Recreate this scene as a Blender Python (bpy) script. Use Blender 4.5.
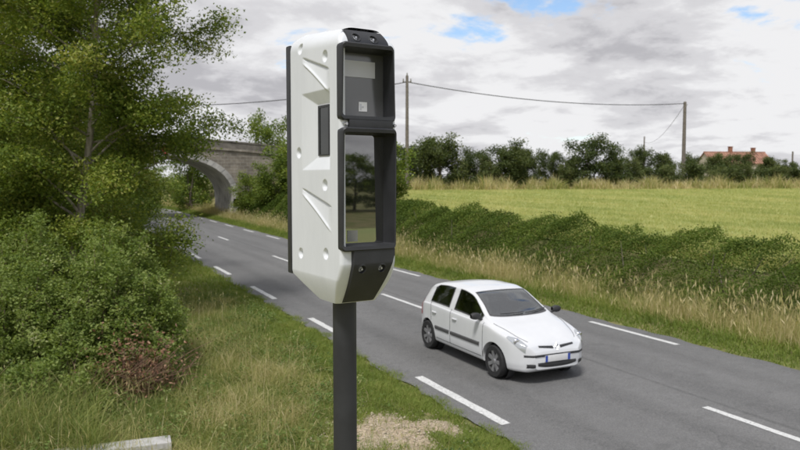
import bpy, bmesh, math
import numpy as np
from mathutils import Vector, Matrix
R = math.radians
rng = np.random.default_rng(7)
for o in list(bpy.data.objects):
    bpy.data.objects.remove(o)
S = bpy.context.scene
C = S.collection

# ------------------------------------------------------------------ camera
CAM_H, PITCH, YAW, FPX = 3.83, R(3.66), R(25.64), 721.0
cam = bpy.data.cameras.new('camera')
cam.sensor_width = 36.0
cam.lens = FPX / 800 * 36
cam.clip_start = 0.1
cam.clip_end = 6000
cam.dof.use_dof = True
cam.dof.focus_distance = 3.15
cam.dof.aperture_fstop = 5.6
camo = bpy.data.objects.new('camera', cam)
C.objects.link(camo)
camo.location = (0, 0, CAM_H)
camo.rotation_euler = (R(90) - PITCH, 0, -YAW)
S.camera = camo

# ------------------------------------------------------------------ sky, sun, exposure
SUN_EL, SUN_AZ = R(58), R(-135)         # azimuth measured clockwise from +Y
W = bpy.data.worlds.new('World')
S.world = W
W.use_nodes = True
nt = W.node_tree
nt.nodes.clear()
def wn(t, **k):
    n = nt.nodes.new(t)
    for a, v in k.items():
        setattr(n, a, v)
    return n
def lk(a, b):
    nt.links.new(a, b)
def wmath(op, a, b=None, clamp=False):
    n = wn('ShaderNodeMath', operation=op)
    n.use_clamp = clamp
    for i, v in enumerate((a, b)):
        if v is None:
            continue
        if isinstance(v, (int, float)):
            n.inputs[i].default_value = v
        else:
            lk(v, n.inputs[i])
    return n.outputs[0]
def wramp(fac, stops):
    n = wn('ShaderNodeValToRGB')
    r = n.color_ramp
    r.interpolation = 'EASE'
    while len(r.elements) < len(stops):
        r.elements.new(0.5)
    for e, (p, c) in zip(r.elements, stops):
        e.position = p
        e.color = (*c, 1) if isinstance(c, tuple) else (c, c, c, 1)
    lk(fac, n.inputs[0])
    return n.outputs[0]
sky = wn('ShaderNodeTexSky')
sky.sky_type = 'NISHITA'
sky.sun_disc = False
sky.sun_elevation = SUN_EL
sky.sun_rotation = SUN_AZ
sky.air_density = 1.0
sky.dust_density = 0.7
sky.ozone_density = 2.5
tc = wn('ShaderNodeTexCoord')
sep = wn('ShaderNodeSeparateXYZ')
lk(tc.outputs['Generated'], sep.inputs[0])
zz = wmath('ADD', wmath('MAXIMUM', sep.outputs[2], 0.0), 0.20)
cmb = wn('ShaderNodeCombineXYZ')
lk(wmath('DIVIDE', sep.outputs[0], zz), cmb.inputs[0])
lk(wmath('DIVIDE', sep.outputs[1], zz), cmb.inputs[1])
def wnoise(vec, scale, detail, off, dist=0.0, rough=0.6):
    m = wn('ShaderNodeMapping')
    m.inputs['Location'].default_value = off
    lk(vec, m.inputs[0])
    n = wn('ShaderNodeTexNoise')
    n.inputs['Scale'].default_value = scale
    n.inputs['Detail'].default_value = detail
    n.inputs['Roughness'].default_value = rough
    n.inputs['Distortion'].default_value = dist
    lk(m.outputs[0], n.inputs['Vector'])
    return n.outputs['Fac']
P = cmb.outputs[0]
CLOUD_OFF = (3.1, 1.7, 0.4)
cover = wnoise(P, 1.2, 10, CLOUD_OFF, 0.25)
shade = wnoise(P, 0.9, 8, (11.3, 5.2, 2.0), 0.3)
fine = wnoise(P, 3.2, 9, (1.2, 8.2, 5.0), 0.4)
low = wmath('MULTIPLY', wmath('SUBTRACT', 0.17, sep.outputs[2], True), 0.9)
cover2 = wmath('ADD', cover, low)
mask = wramp(cover2, [(0.35, 0.0), (0.415, 1.0)])
sh = wmath('ADD', wmath('ADD', wmath('MULTIPLY', shade, 0.45), wmath('MULTIPLY', fine, 0.25)), wmath('MULTIPLY', wmath('SUBTRACT', 1.0, cover), 0.38))
ccol = wramp(sh, [(0.47, (0.52, 0.515, 0.545)), (0.535, (0.72, 0.715, 0.74)), (0.60, (0.92, 0.92, 0.935))])
bg1 = wn('ShaderNodeBackground')
lk(sky.outputs[0], bg1.inputs[0])
bg1.inputs[1].default_value = 0.12
bg2 = wn('ShaderNodeBackground')
lk(ccol, bg2.inputs[0])
bg2.inputs[1].default_value = 0.65
mx = wn('ShaderNodeMixShader')
lk(mask, mx.inputs[0])
lk(bg1.outputs[0], mx.inputs[1])
lk(bg2.outputs[0], mx.inputs[2])
wo = wn('ShaderNodeOutputWorld')
lk(mx.outputs[0], wo.inputs[0])

sun = bpy.data.lights.new('sun', 'SUN')
sun.energy = 2.0
sun.angle = R(12)
sun.color = (1.0, 0.975, 0.94)
suno = bpy.data.objects.new('sun', sun)
C.objects.link(suno)
sd = Vector((math.sin(SUN_AZ) * math.cos(SUN_EL), math.cos(SUN_AZ) * math.cos(SUN_EL), math.sin(SUN_EL)))
suno.rotation_euler = sd.to_track_quat('Z', 'Y').to_euler()
suno.location = (-20, -20, 60)

S.view_settings.view_transform = 'Standard'
S.view_settings.look = 'None'
S.view_settings.exposure = 0.55
S.view_settings.gamma = 1.0
S.render.engine = 'CYCLES'
S.cycles.max_bounces = 6
S.cycles.transparent_max_bounces = 8
S.cycles.use_denoising = True

# ------------------------------------------------------------------ materials
class Mat:
    def __init__(s, name):
        s.m = bpy.data.materials.new(name)
        s.m.use_nodes = True
        s.t = s.m.node_tree
        s.b = s.t.nodes['Principled BSDF']
        s.out = s.t.nodes['Material Output']
    def n(s, t, **k):
        x = s.t.nodes.new(t)
        for a, v in k.items():
            setattr(x, a, v)
        return x
    def l(s, a, b):
        s.t.links.new(a, b)
    def co(s, kind='Object'):
        return s.n('ShaderNodeTexCoord').outputs[kind]
    def pos(s):
        return s.n('ShaderNodeNewGeometry').outputs['Position']
    def noise(s, vec, scale, detail=4, rough=0.55, mapscale=None, off=None):
        if mapscale or off:
            m = s.n('ShaderNodeMapping')
            if mapscale:
                m.inputs['Scale'].default_value = mapscale
            if off:
                m.inputs['Location'].default_value = off
            s.l(vec, m.inputs[0])
            vec = m.outputs[0]
        x = s.n('ShaderNodeTexNoise')
        x.inputs['Scale'].default_value = scale
        x.inputs['Detail'].default_value = detail
        x.inputs['Roughness'].default_value = rough
        s.l(vec, x.inputs['Vector'])
        return x.outputs['Fac']
    def ramp(s, fac, stops, interp='LINEAR'):
        x = s.n('ShaderNodeValToRGB')
        r = x.color_ramp
        r.interpolation = interp
        while len(r.elements) < len(stops):
            r.elements.new(0.5)
        for e, (p, c) in zip(r.elements, stops):
            e.position = p
            e.color = (*c, 1) if isinstance(c, tuple) else (c, c, c, 1)
        s.l(fac, x.inputs[0])
        return x.outputs[0]
    def mix(s, fac, a, b, mode='MIX'):
        x = s.n('ShaderNodeMix', data_type='RGBA', blend_type=mode)
        for i, v in ((0, fac), (6, a), (7, b)):
            if isinstance(v, (int, float)):
                x.inputs[i].default_value = v
            elif isinstance(v, tuple):
                x.inputs[i].default_value = (*v, 1)
            else:
                s.l(v, x.inputs[i])
        return x.outputs[2]
    def bump(s, h, strength=0.3, dist=0.02):
        x = s.n('ShaderNodeBump')
        x.inputs['Strength'].default_value = strength
        x.inputs['Distance'].default_value = dist
        s.l(h, x.inputs['Height'])
        s.l(x.outputs[0], s.b.inputs['Normal'])
    def col(s, c):
        if isinstance(c, tuple):
            s.b.inputs['Base Color'].default_value = (*c, 1)
        else:
            s.l(c, s.b.inputs['Base Color'])
        return s
    def set(s, **k):
        for a, v in k.items():
            s.b.inputs[a.replace('_', ' ')].default_value = v
        return s

def simple(name, c, rough=0.5, var=0.12, scale=8.0, metal=0.0, spec=0.5, bump=0.0):
    m = Mat(name)
    p = m.co()
    f = m.noise(p, scale, 6)
    lo = tuple(x * (1 - var) for x in c)
    hi = tuple(min(1, x * (1 + var)) for x in c)
    m.col(m.ramp(f, [(0.3, lo), (0.7, hi)]))
    m.set(Roughness=rough, Metallic=metal)
    m.b.inputs['Specular IOR Level'].default_value = spec
    if bump:
        m.bump(m.noise(p, scale * 12, 3), bump, 0.004)
    return m.m

def leafmat(name, stops, trans=0.3, rough=0.6, spec=0.25):
    m = Mat(name)
    a = m.n('ShaderNodeAttribute')
    a.attribute_name = 'tone'
    c = m.ramp(a.outputs['Fac'], stops)
    m.col(c)
    m.set(Roughness=rough)
    m.b.inputs['Specular IOR Level'].default_value = spec
    t = m.n('ShaderNodeBsdfTranslucent')
    m.l(m.mix(1.0, c, (1.0, 1.0, 0.55), 'MULTIPLY'), t.inputs[0])
    x = m.n('ShaderNodeMixShader')
    x.inputs[0].default_value = trans
    m.l(m.b.outputs[0], x.inputs[1])
    m.l(t.outputs[0], x.inputs[2])
    m.l(x.outputs[0], m.out.inputs[0])
    return m.m

M = {}
M['leaf_tree'] = leafmat('leaf_tree', [(0, (0.07, 0.115, 0.02)), (0.45, (0.175, 0.245, 0.042)), (0.8, (0.31, 0.355, 0.065)), (1, (0.42, 0.41, 0.13))], 0.42)
M['leaf_far'] = leafmat('leaf_far', [(0, (0.055, 0.085, 0.03)), (0.5, (0.115, 0.15, 0.05)), (1, (0.21, 0.225, 0.085))], 0.42)
M['leaf_hedge'] = leafmat('leaf_hedge', [(0, (0.055, 0.09, 0.018)), (0.5, (0.135, 0.20, 0.038)), (0.85, (0.25, 0.295, 0.065)), (1, (0.35, 0.33, 0.12))], 0.42, 0.7, 0.15)
M['leaf_bush'] = leafmat('leaf_bush', [(0, (0.085, 0.135, 0.028)), (0.45, (0.21, 0.285, 0.064)), (0.8, (0.36, 0.42, 0.14)), (1, (0.56, 0.55, 0.32))], 0.48)
M['grass_green'] = leafmat('grass_green', [(0, (0.12, 0.175, 0.035)), (0.5, (0.23, 0.30, 0.06)), (0.8, (0.36, 0.38, 0.11)), (1, (0.54, 0.47, 0.24))], 0.4)
M['grass_dry'] = leafmat('grass_dry', [(0, (0.15, 0.215, 0.05)), (0.35, (0.33, 0.35, 0.11)), (0.7, (0.56, 0.48, 0.24)), (1, (0.70, 0.60, 0.38))], 0.4)
M['crop'] = leafmat('crop', [(0, (0.28, 0.33, 0.11)), (0.5, (0.45, 0.475, 0.18)), (1, (0.62, 0.57, 0.29))], 0.4)
M['weed'] = leafmat('weed', [(0, (0.07, 0.12, 0.03)), (0.5, (0.17, 0.25, 0.06)), (1, (0.36, 0.38, 0.16))], 0.4)
M['dead_leaf'] = leafmat('dead_leaf', [(0, (0.10, 0.05, 0.03)), (0.6, (0.24, 0.12, 0.07)), (1, (0.40, 0.25, 0.16))], 0.15)

def barkmat(name, a, b):
    m = Mat(name)
    p = m.co()
    f = m.noise(p, 3.0, 8, 0.65, (4, 4, 1))
    m.col(m.ramp(f, [(0.35, a), (0.62, b)]))
    m.set(Roughness=0.9)
    m.bump(m.noise(p, 14, 5, 0.6, (3, 3, 0.6)), 0.6, 0.03)
    return m.m
M['bark_pale'] = barkmat('bark_pale', (0.17, 0.145, 0.105), (0.42, 0.38, 0.31))
M['bark'] = barkmat('bark', (0.06, 0.05, 0.036), (0.19, 0.16, 0.12))
M['cane'] = barkmat('cane', (0.13, 0.085, 0.06), (0.30, 0.22, 0.17))
M['weathered_wood'] = barkmat('weathered_wood', (0.10, 0.085, 0.07), (0.22, 0.195, 0.165))

# asphalt
m = Mat('asphalt')
p = m.pos()
big = m.noise(p, 0.35, 5, 0.6, (1.6, 0.25, 1))
agg = m.noise(p, 95, 2, 0.7)
mid = m.noise(p, 4.5, 6, 0.7)
ag2 = m.noise(p, 36, 3, 0.75)
c = m.ramp(big, [(0.3, (0.132, 0.131, 0.129)), (0.7, (0.178, 0.176, 0.173))])
c = m.mix(0.8, c, m.ramp(agg, [(0.32, 0.62), (0.5, 1.0), (0.7, 1.42)]), 'MULTIPLY')
c = m.mix(0.7, c, m.ramp(ag2, [(0.34, 0.70), (0.5, 1.0), (0.68, 1.32)]), 'MULTIPLY')
c = m.mix(0.6, c, m.ramp(mid, [(0.3, 0.82), (0.7, 1.14)]), 'MULTIPLY')
sx = m.n('ShaderNodeSeparateXYZ')
m.l(p, sx.inputs[0])
def band(center, half):
    d = m.n('ShaderNodeMath', operation='SUBTRACT'); m.l(sx.outputs[0], d.inputs[0]); d.inputs[1].default_value = center
    a = m.n('ShaderNodeMath', operation='ABSOLUTE'); m.l(d.outputs[0], a.inputs[0])
    return m.ramp(a.outputs[0], [(0.0, 1.0), (half, 0.0)], 'EASE')
for cx_, hw, k in ((7.15, 0.45, 0.86), (8.75, 0.45, 0.86), (10.5, 0.45, 0.88), (12.0, 0.45, 0.88), (9.95, 0.09, 0.75)):
    c = m.mix(band(cx_, hw), c, m.mix(1.0, c, (k, k, k), 'MULTIPLY'))
vd = m.n('ShaderNodeTexVoronoi', feature='DISTANCE_TO_EDGE')
vd.inputs['Scale'].default_value = 0.42
wv = m.n('ShaderNodeVectorMath', operation='ADD')
nz = m.n('ShaderNodeTexNoise'); nz.inputs['Scale'].default_value = 1.3; nz.inputs['Detail'].default_value = 6; m.l(p, nz.inputs['Vector'])
m.l(p, wv.inputs[0]); m.l(nz.outputs['Color'], wv.inputs[1])
m.l(wv.outputs[0], vd.inputs['Vector'])
gate = m.ramp(m.noise(p, 0.22, 3), [(0.50, 0.0), (0.58, 1.0)])
crk = m.mix(1.0, m.ramp(vd.outputs['Distance'], [(0.0, 0.32), (0.010, 0.0)]), gate, 'MULTIPLY')
c = m.mix(crk, c, (0.055, 0.055, 0.055))
spots = m.noise(p, 1.7, 3, 0.5, None, (9, 4, 0))
c = m.mix(m.ramp(spots, [(0.63, 0.0), (0.70, 0.35)]), c, (0.085, 0.084, 0.082))
m.col(c)
m.set(Roughness=0.85)
m.bump(agg, 0.7, 0.008)
M['asphalt'] = m.m

m = Mat('road_paint')
p = m.pos()
f = m.noise(p, 26, 6, 0.75)
m.col(m.ramp(f, [(0.36, (0.24, 0.24, 0.235)), (0.44, (0.58, 0.58, 0.565)), (0.7, (0.76, 0.76, 0.745))]))
m.set(Roughness=0.7)
m.bump(m.noise(p, 90, 2), 0.3, 0.003)
M['road_paint'] = m.m

# soil / turf under the blades
m = Mat('turf')
p = m.pos()
f1 = m.noise(p, 0.6, 6, 0.6)
f2 = m.noise(p, 9, 6, 0.7)
g = m.ramp(f2, [(0.3, (0.075, 0.095, 0.02)), (0.5, (0.15, 0.175, 0.04)), (0.72, (0.28, 0.25, 0.10))])
d = m.ramp(f2, [(0.3, (0.14, 0.12, 0.045)), (0.5, (0.27, 0.23, 0.10)), (0.72, (0.44, 0.36, 0.19))])
m.col(m.mix(m.ramp(f1, [(0.42, 0.0), (0.6, 1.0)]), g, d))
m.set(Roughness=0.95)
m.bump(f2, 0.8, 0.06)
M['turf'] = m.m

m = Mat('meadow')
p = m.pos()
f1 = m.noise(p, 0.09, 5, 0.6, (1.0, 1.6, 1))
f2 = m.noise(p, 5, 7, 0.75)
c = m.ramp(f2, [(0.3, (0.30, 0.34, 0.11)), (0.5, (0.44, 0.46, 0.175)), (0.72, (0.56, 0.53, 0.26))])
c = m.mix(0.55, c, m.ramp(f1, [(0.35, (0.80, 0.95, 0.85)), (0.65, (1.12, 1.02, 1.0))]), 'MULTIPLY')
m.col(c)
m.set(Roughness=0.95)
m.bump(f2, 0.6, 0.08)
M['meadow'] = m.m

m = Mat('gravel')
p = m.pos()
v = m.n('ShaderNodeTexVoronoi')
v.inputs['Scale'].default_value = 26
m.l(p, v.inputs['Vector'])
f = m.noise(p, 6, 6, 0.7)
c = m.ramp(f, [(0.3, (0.34, 0.26, 0.17)), (0.7, (0.56, 0.46, 0.34))])
sv = m.n('ShaderNodeSeparateColor'); m.l(v.outputs['Color'], sv.inputs[0])
c = m.mix(0.55, c, m.ramp(sv.outputs[0], [(0, 0.6), (1, 1.35)]), 'MULTIPLY')
m.col(c)
m.set(Roughness=0.95)
m.bump(v.outputs['Distance'], 0.9, 0.03)
M['gravel'] = m.m
M['pebble'] = simple('pebble', (0.48, 0.41, 0.31), 0.9, 0.3, 9)

# masonry
m = Mat('bridge_stone')
p = m.pos()
mp = m.n('ShaderNodeMapping'); mp.inputs['Rotation'].default_value = (R(90), 0, 0); m.l(p, mp.inputs[0])
b = m.n('ShaderNodeTexBrick')
b.inputs['Scale'].default_value = 1.0
b.inputs['Brick Width'].default_value = 0.62
b.inputs['Row Height'].default_value = 0.30
b.inputs['Mortar Size'].default_value = 0.018
b.inputs['Color1'].default_value = (0.27, 0.235, 0.19, 1)
b.inputs['Color2'].default_value = (0.19, 0.165, 0.135, 1)
b.inputs['Mortar'].default_value = (0.33, 0.31, 0.27, 1)
m.l(mp.outputs[0], b.inputs['Vector'])
st = m.noise(p, 0.8, 8, 0.7)
c = m.mix(0.9, b.outputs['Color'], m.ramp(st, [(0.3, 0.55), (0.5, 0.95), (0.7, 1.35)]), 'MULTIPLY')
m.col(c); m.set(Roughness=0.95)
m.bump(m.noise(p, 6, 6), 0.6, 0.05)
M['bridge_stone'] = m.m
M['bridge_arch'] = simple('bridge_arch', (0.40, 0.385, 0.36), 0.9, 0.35, 0.9, bump=0.4)
M['bridge_cap'] = simple('bridge_cap', (0.15, 0.135, 0.115), 0.95, 0.45, 1.5, bump=0.4)
m = Mat('concrete')
p = m.pos()
f = m.noise(p, 7, 8, 0.7)
m.col(m.ramp(f, [(0.3, (0.34, 0.33, 0.31)), (0.6, (0.56, 0.55, 0.53))])); m.set(Roughness=0.9)
m.bump(m.noise(p, 60, 4), 0.4, 0.005)
M['concrete'] = m.m

# speed camera
m = Mat('white_shell')
p = m.co()
f = m.noise(p, 5, 8, 0.7, (1, 1, 0.3))
m.col(m.ramp(f, [(0.3, (0.66, 0.68, 0.705)), (0.65, (0.745, 0.765, 0.79))]))
m.set(Roughness=0.42)
m.bump(m.noise(p, 260, 2), 0.12, 0.001)
M['white_shell'] = m.m
M['black_shell'] = simple('black_shell', (0.028, 0.029, 0.032), 0.5, 0.2, 12, bump=0.12)
M['post_paint'] = simple('post_paint', (0.028, 0.029, 0.032), 0.55, 0.25, 6, bump=0.1)
M['steel_bolt'] = simple('steel_bolt', (0.6, 0.6, 0.62), 0.3, 0.1, 20, metal=1.0)
m = Mat('smoked_glass')
m.col((0.10, 0.102, 0.104)); m.set(Roughness=0.16, IOR=1.6); m.b.inputs['Specular IOR Level'].default_value = 0.9
M['smoked_glass'] = m.m
m = Mat('dark_glass')
m.col((0.015, 0.016, 0.015)); m.set(Roughness=0.02, IOR=2.1); m.b.inputs['Specular IOR Level'].default_value = 1.0
M['dark_glass'] = m.m
M['slot_glass'] = simple('slot_glass', (0.022, 0.025, 0.022), 0.12, 0.1, 6, spec=0.4)
M['grey_panel'] = simple('grey_panel', (0.60, 0.61, 0.64), 0.25, 0.05, 6)
M['white_print'] = simple('white_print', (0.85, 0.85, 0.85), 0.5, 0.06, 30)
M['sticker_grey'] = simple('sticker_grey', (0.26, 0.26, 0.23), 0.5, 0.08, 30)

# car
m = Mat('car_paint')
p = m.co()
f = m.noise(p, 3, 6, 0.6)
m.col(m.ramp(f, [(0.3, (0.66, 0.67, 0.69)), (0.7, (0.71, 0.72, 0.735))]))
m.set(Roughness=0.35); m.b.inputs['Coat Weight'].default_value = 0.6; m.b.inputs['Coat Roughness'].default_value = 0.06
M['car_paint'] = m.m
m = Mat('car_glass')
gl_ = m.n('ShaderNodeBsdfGlossy'); gl_.inputs['Roughness'].default_value = 0.02; gl_.inputs['Color'].default_value = (0.92, 0.95, 0.95, 1)
tr_ = m.n('ShaderNodeBsdfTransparent'); tr_.inputs['Color'].default_value = (0.66, 0.72, 0.70, 1)
fs_ = m.n('ShaderNodeFresnel'); fs_.inputs['IOR'].default_value = 2.5
ms_ = m.n('ShaderNodeMixShader')
fa_ = m.n('ShaderNodeMath', operation='ADD'); fa_.inputs[1].default_value = 0.12; m.l(fs_.outputs[0], fa_.inputs[0]); m.l(fa_.outputs[0], ms_.inputs[0]); m.l(tr_.outputs[0], ms_.inputs[1]); m.l(gl_.outputs[0], ms_.inputs[2])
m.l(ms_.outputs[0], m.out.inputs[0])
M['car_glass'] = m.m
M['black_plastic'] = simple('black_plastic', (0.03, 0.03, 0.032), 0.6, 0.2, 10)
M['seal_rubber'] = simple('seal_rubber', (0.07, 0.07, 0.072), 0.5, 0.1, 10)
M['interior_trim'] = simple('interior_trim', (0.11, 0.112, 0.118), 0.8, 0.2, 6)
M['seat_fabric'] = simple('seat_fabric', (0.20, 0.205, 0.22), 0.9, 0.2, 12)
M['tyre'] = simple('tyre', (0.022, 0.022, 0.023), 0.85, 0.25, 14)
M['rim'] = simple('rim', (0.40, 0.40, 0.42), 0.4, 0.15, 9, metal=0.7)
M['chrome'] = simple('chrome', (0.75, 0.75, 0.77), 0.15, 0.05, 9, metal=1.0)
m = Mat('headlight')
m.col((0.50, 0.52, 0.54)); m.set(Roughness=0.12, Metallic=0.35); m.b.inputs['Coat Weight'].default_value = 1.0
M['headlight'] = m.m
M['indicator'] = simple('indicator', (0.75, 0.42, 0.16), 0.2, 0.1, 20)
M['red_lens'] = simple('red_lens', (0.45, 0.02, 0.02), 0.15, 0.1, 20)
M['plate_white'] = simple('plate_white', (0.70, 0.70, 0.70), 0.4, 0.05, 20)
M['plate_blue'] = simple('plate_blue', (0.03, 0.07, 0.36), 0.4, 0.05, 20)
# others
M['wire'] = simple('wire', (0.07, 0.07, 0.075), 0.6, 0.1, 2)
M['insulator'] = simple('insulator', (0.25, 0.24, 0.22), 0.3, 0.1, 9)
M['roof_tile'] = simple('roof_tile', (0.31, 0.165, 0.115), 0.9, 0.35, 0.9, bump=0.3)
M['render_wall'] = simple('render_wall', (0.52, 0.46, 0.37), 0.9, 0.15, 0.8)
M['brick_chimney'] = simple('brick_chimney', (0.28, 0.13, 0.085), 0.9, 0.25, 2.5)
M['window_glass'] = simple('window_glass', (0.03, 0.035, 0.04), 0.08, 0.1, 3)
M['sign_red'] = simple('sign_red', (0.55, 0.03, 0.03), 0.4, 0.1, 6)
M['sign_white'] = simple('sign_white', (0.75, 0.75, 0.75), 0.4, 0.06, 6)

# ------------------------------------------------------------------ helpers
def link(o, parent=None, kind=None, label=None, cat=None, group=None):
    C.objects.link(o)
    if parent is not None:
        o.parent = parent
    if kind: o['kind'] = kind
    if label: o['label'] = label
    if cat: o['category'] = cat
    if group: o['group'] = group
    return o
def thing(name, label, cat, loc=(0, 0, 0), rz=0.0, group=None):
    o = bpy.data.objects.new(name, None)
    o.location = loc
    o.rotation_euler = (0, 0, rz)
    return link(o, None, None, label, cat, group)
def np_mesh(name, V, F, mat, tone=None, smooth=False):
    """V (n,3), F (m,k) all faces the same size"""
    V = np.ascontiguousarray(V, dtype=np.float32)
    F = np.ascontiguousarray(F, dtype=np.int32)
    me = bpy.data.meshes.new(name)
    k = F.shape[1]
    me.vertices.add(len(V)); me.vertices.foreach_set('co', V.ravel())
    me.loops.add(F.size); me.loops.foreach_set('vertex_index', F.ravel())
    me.polygons.add(len(F))
    me.polygons.foreach_set('loop_start', np.arange(0, F.size, k, dtype=np.int32))
    try:
        me.polygons.foreach_set('loop_total', np.full(len(F), k, dtype=np.int32))
    except Exception:
        pass
    if tone is not None:
        a = me.attributes.new('tone', 'FLOAT', 'POINT')
        a.data.foreach_set('value', np.ascontiguousarray(tone, dtype=np.float32))
    me.update(calc_edges=True)
    if smooth:
        me.polygons.foreach_set('use_smooth', np.ones(len(F), dtype=bool))
    me.materials.append(M[mat])
    return me
def np_obj(name, V, F, mat, parent=None, tone=None, smooth=False, **kw):
    return link(bpy.data.objects.new(name, np_mesh(name, V, F, mat, tone, smooth)), parent, **kw)

class MB:
    def __init__(s):
        s.v, s.f = [], []
    def add(s, vs, fs):
        b = len(s.v)
        s.v += [tuple(x) for x in vs]
        s.f += [tuple(b + i for i in f) for f in fs]
        return s
    def box(s, x0, x1, y0, y1, z0, z1):
        v = [(x0, y0, z0), (x1, y0, z0), (x1, y1, z0), (x0, y1, z0), (x0, y0, z1), (x1, y0, z1), (x1, y1, z1), (x0, y1, z1)]
        return s.add(v, [(3, 2, 1, 0), (4, 5, 6, 7), (0, 1, 5, 4), (1, 2, 6, 5), (2, 3, 7, 6), (3, 0, 4, 7)])
    def tube(s, pts, rad, n=8, cap=True):
        pts = [Vector(p) for p in pts]
        rad = rad if hasattr(rad, '__len__') else [rad] * len(pts)
        vs, fs = [], []
        ref = None
        for i, p in enumerate(pts):
            d = (pts[min(i + 1, len(pts) - 1)] - pts[max(i - 1, 0)]).normalized()
            if ref is None:
                ref = d.orthogonal().normalized()
            ref = (ref - d * ref.dot(d)).normalized()
            b = d.cross(ref)
            for k in range(n):
                a = 2 * math.pi * k / n
                vs.append(p + (ref * math.cos(a) + b * math.sin(a)) * rad[i])
        for i in range(len(pts) - 1):
            for k in range(n):
                fs.append((i * n + k, i * n + (k + 1) % n, (i + 1) * n + (k + 1) % n, (i + 1) * n + k))
        if cap:
            fs.append(tuple(reversed(range(n))))
            fs.append(tuple(range((len(pts) - 1) * n, len(pts) * n)))
        return s.add(vs, fs)
    def lathe(s, prof, n=24, axis='y', o=(0, 0, 0)):
        """prof: (radius, along axis)"""
        vs, fs = [], []
        for r, a in prof:
            for k in range(n):
                t = 2 * math.pi * k / n
                c_, s_ = r * math.cos(t), r * math.sin(t)
                q = (c_, a, s_) if axis == 'y' else (c_, s_, a) if axis == 'z' else (a, c_, s_)
                vs.append((q[0] + o[0], q[1] + o[1], q[2] + o[2]))
        for i in range(len(prof) - 1):
            for k in range(n):
                fs.append((i * n + k, i * n + (k + 1) % n, (i + 1) * n + (k + 1) % n, (i + 1) * n + k))
        return s.add(vs, fs)
    def grid(s, G):
        """G [i][j] points"""
        ni, nj = len(G), len(G[0])
        vs = [p for r in G for p in r]
        fs = [(i * nj + j, i * nj + j + 1, (i + 1) * nj + j + 1, (i + 1) * nj + j) for i in range(ni - 1) for j in range(nj - 1)]
        return s.add(vs, fs)
    def build(s, name, mat, parent=None, smooth=None, bevel=0.0, **kw):
        me = bpy.data.meshes.new(name)
        me.from_pydata([tuple(x) for x in s.v], [], s.f)
        bm = bmesh.new(); bm.from_mesh(me)
        bmesh.ops.recalc_face_normals(bm, faces=bm.faces)
        if bevel:
            es = [e for e in bm.edges if len(e.link_faces) == 2 and e.calc_face_angle(0) > 0.6]
            bmesh.ops.bevel(bm, geom=es, offset=bevel, segments=2, affect='EDGES', profile=0.6)
        if smooth is not None:
            for f in bm.faces: f.smooth = True
            for e in bm.edges:
                e.smooth = not (len(e.link_faces) == 2 and e.calc_face_angle(0) > R(smooth))
        bm.to_mesh(me); bm.free()
        me.materials.append(M[mat])
        return link(bpy.data.objects.new(name, me), parent, **kw)

def copy_tree(o, parent=None):
    c = o.copy(); C.objects.link(c)
    if parent is not None:
        c.parent = parent
    for ch in list(o.children):
        copy_tree(ch, c)
    return c

SY, CY = math.sin(YAW), math.cos(YAW)
def cam_xy(px, z):
    """world X, Y of the spot seen in picture column px (800 wide) at depth z"""
    x = (px - 400) / FPX * z
    return z * SY + x * CY, z * CY - x * SY
def hgt(py, z):
    """height seen at picture row py at depth z"""
    return CAM_H + (178.9 - py) / FPX * z

def sstep(a, b, x):
    t = np.clip((x - a) / (b - a), 0, 1)
    return t * t * (3 - 2 * t)
def bend(Y):
    return -0.0045 * np.maximum(np.asarray(Y, float) - 85, 0) ** 2
def hash2(x, y):
    return (np.sin(x * 1.7 + 0.3 * np.sin(y * 1.1)) * np.cos(y * 1.3 + 0.7 * np.sin(x * 0.6)))
def H(X, Y):
    X = np.asarray(X, float); Y = np.asarray(Y, float)
    x = X - bend(np.minimum(Y, 200))
    B = 1.0 + 0.018 * (Y - 13) + 0.015 * (x - 18)
    B = 2.9 - np.log1p(np.exp((2.9 - B) * 2.5)) / 2.5          # levels off at 2.9 m
    B = np.maximum(B, 0.35)
    z = -0.03 + 0.0 * x
    z = z + sstep(13.45, 14.3, x) * 0.10
    z = np.where(x > 14.3, 0.07 + (B - 0.07) * sstep(15.3, 18.8, x), z)
    left = sstep(5.75, 5.2, x) * 0.08 + sstep(3.5, -4.0, x) * 0.35
    z = np.where(x < 7, z + left, z)
    off = np.minimum(np.abs(x - 9.6) - 4, 1.5).clip(0, 1)
    z = z + 0.035 * hash2(X * 2.1, Y * 2.3) * off
    emb = sstep(11, 3, np.abs(Y - 74)) * (sstep(17.0, 24, X) * sstep(34, 25, X) + sstep(2.0, -6, X))
    z = z + emb * np.maximum(5.8 - z, 0)
    return z

# ------------------------------------------------------------------ ground, field, road
def axis_pts(segs):
    out = []
    for a, b, st in segs:
        out += list(np.arange(a, b, st))
    out.append(segs[-1][1])
    return np.array(out)
def sheet(name, xs, ys, zf, mat, parent=None, **kw):
    X, Y = np.meshgrid(xs, ys, indexing='ij')
    Z = zf(X, Y)
    V = np.stack([X, Y, Z], -1).reshape(-1, 3)
    ny = len(ys)
    i, j = np.meshgrid(np.arange(len(xs) - 1), np.arange(ny - 1), indexing='ij')
    a = (i * ny + j).ravel()
    F = np.stack([a, a + ny, a + ny + 1, a + 1], -1)
    return np_obj(name, V, F, mat, parent, smooth=True, **kw)
gx = axis_pts([(-2500, -300, 200), (-300, -40, 20), (-40, -6, 2), (-6, 26, 0.25), (26, 60, 2), (60, 300, 15), (300, 3000, 200)])
gy = axis_pts([(-600, -60, 40), (-60, 0, 4), (0, 40, 0.4), (40, 130, 1.5), (130, 400, 20), (400, 3000, 200)])
sheet('ground', gx, gy, H, 'turf', kind='structure')
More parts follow.
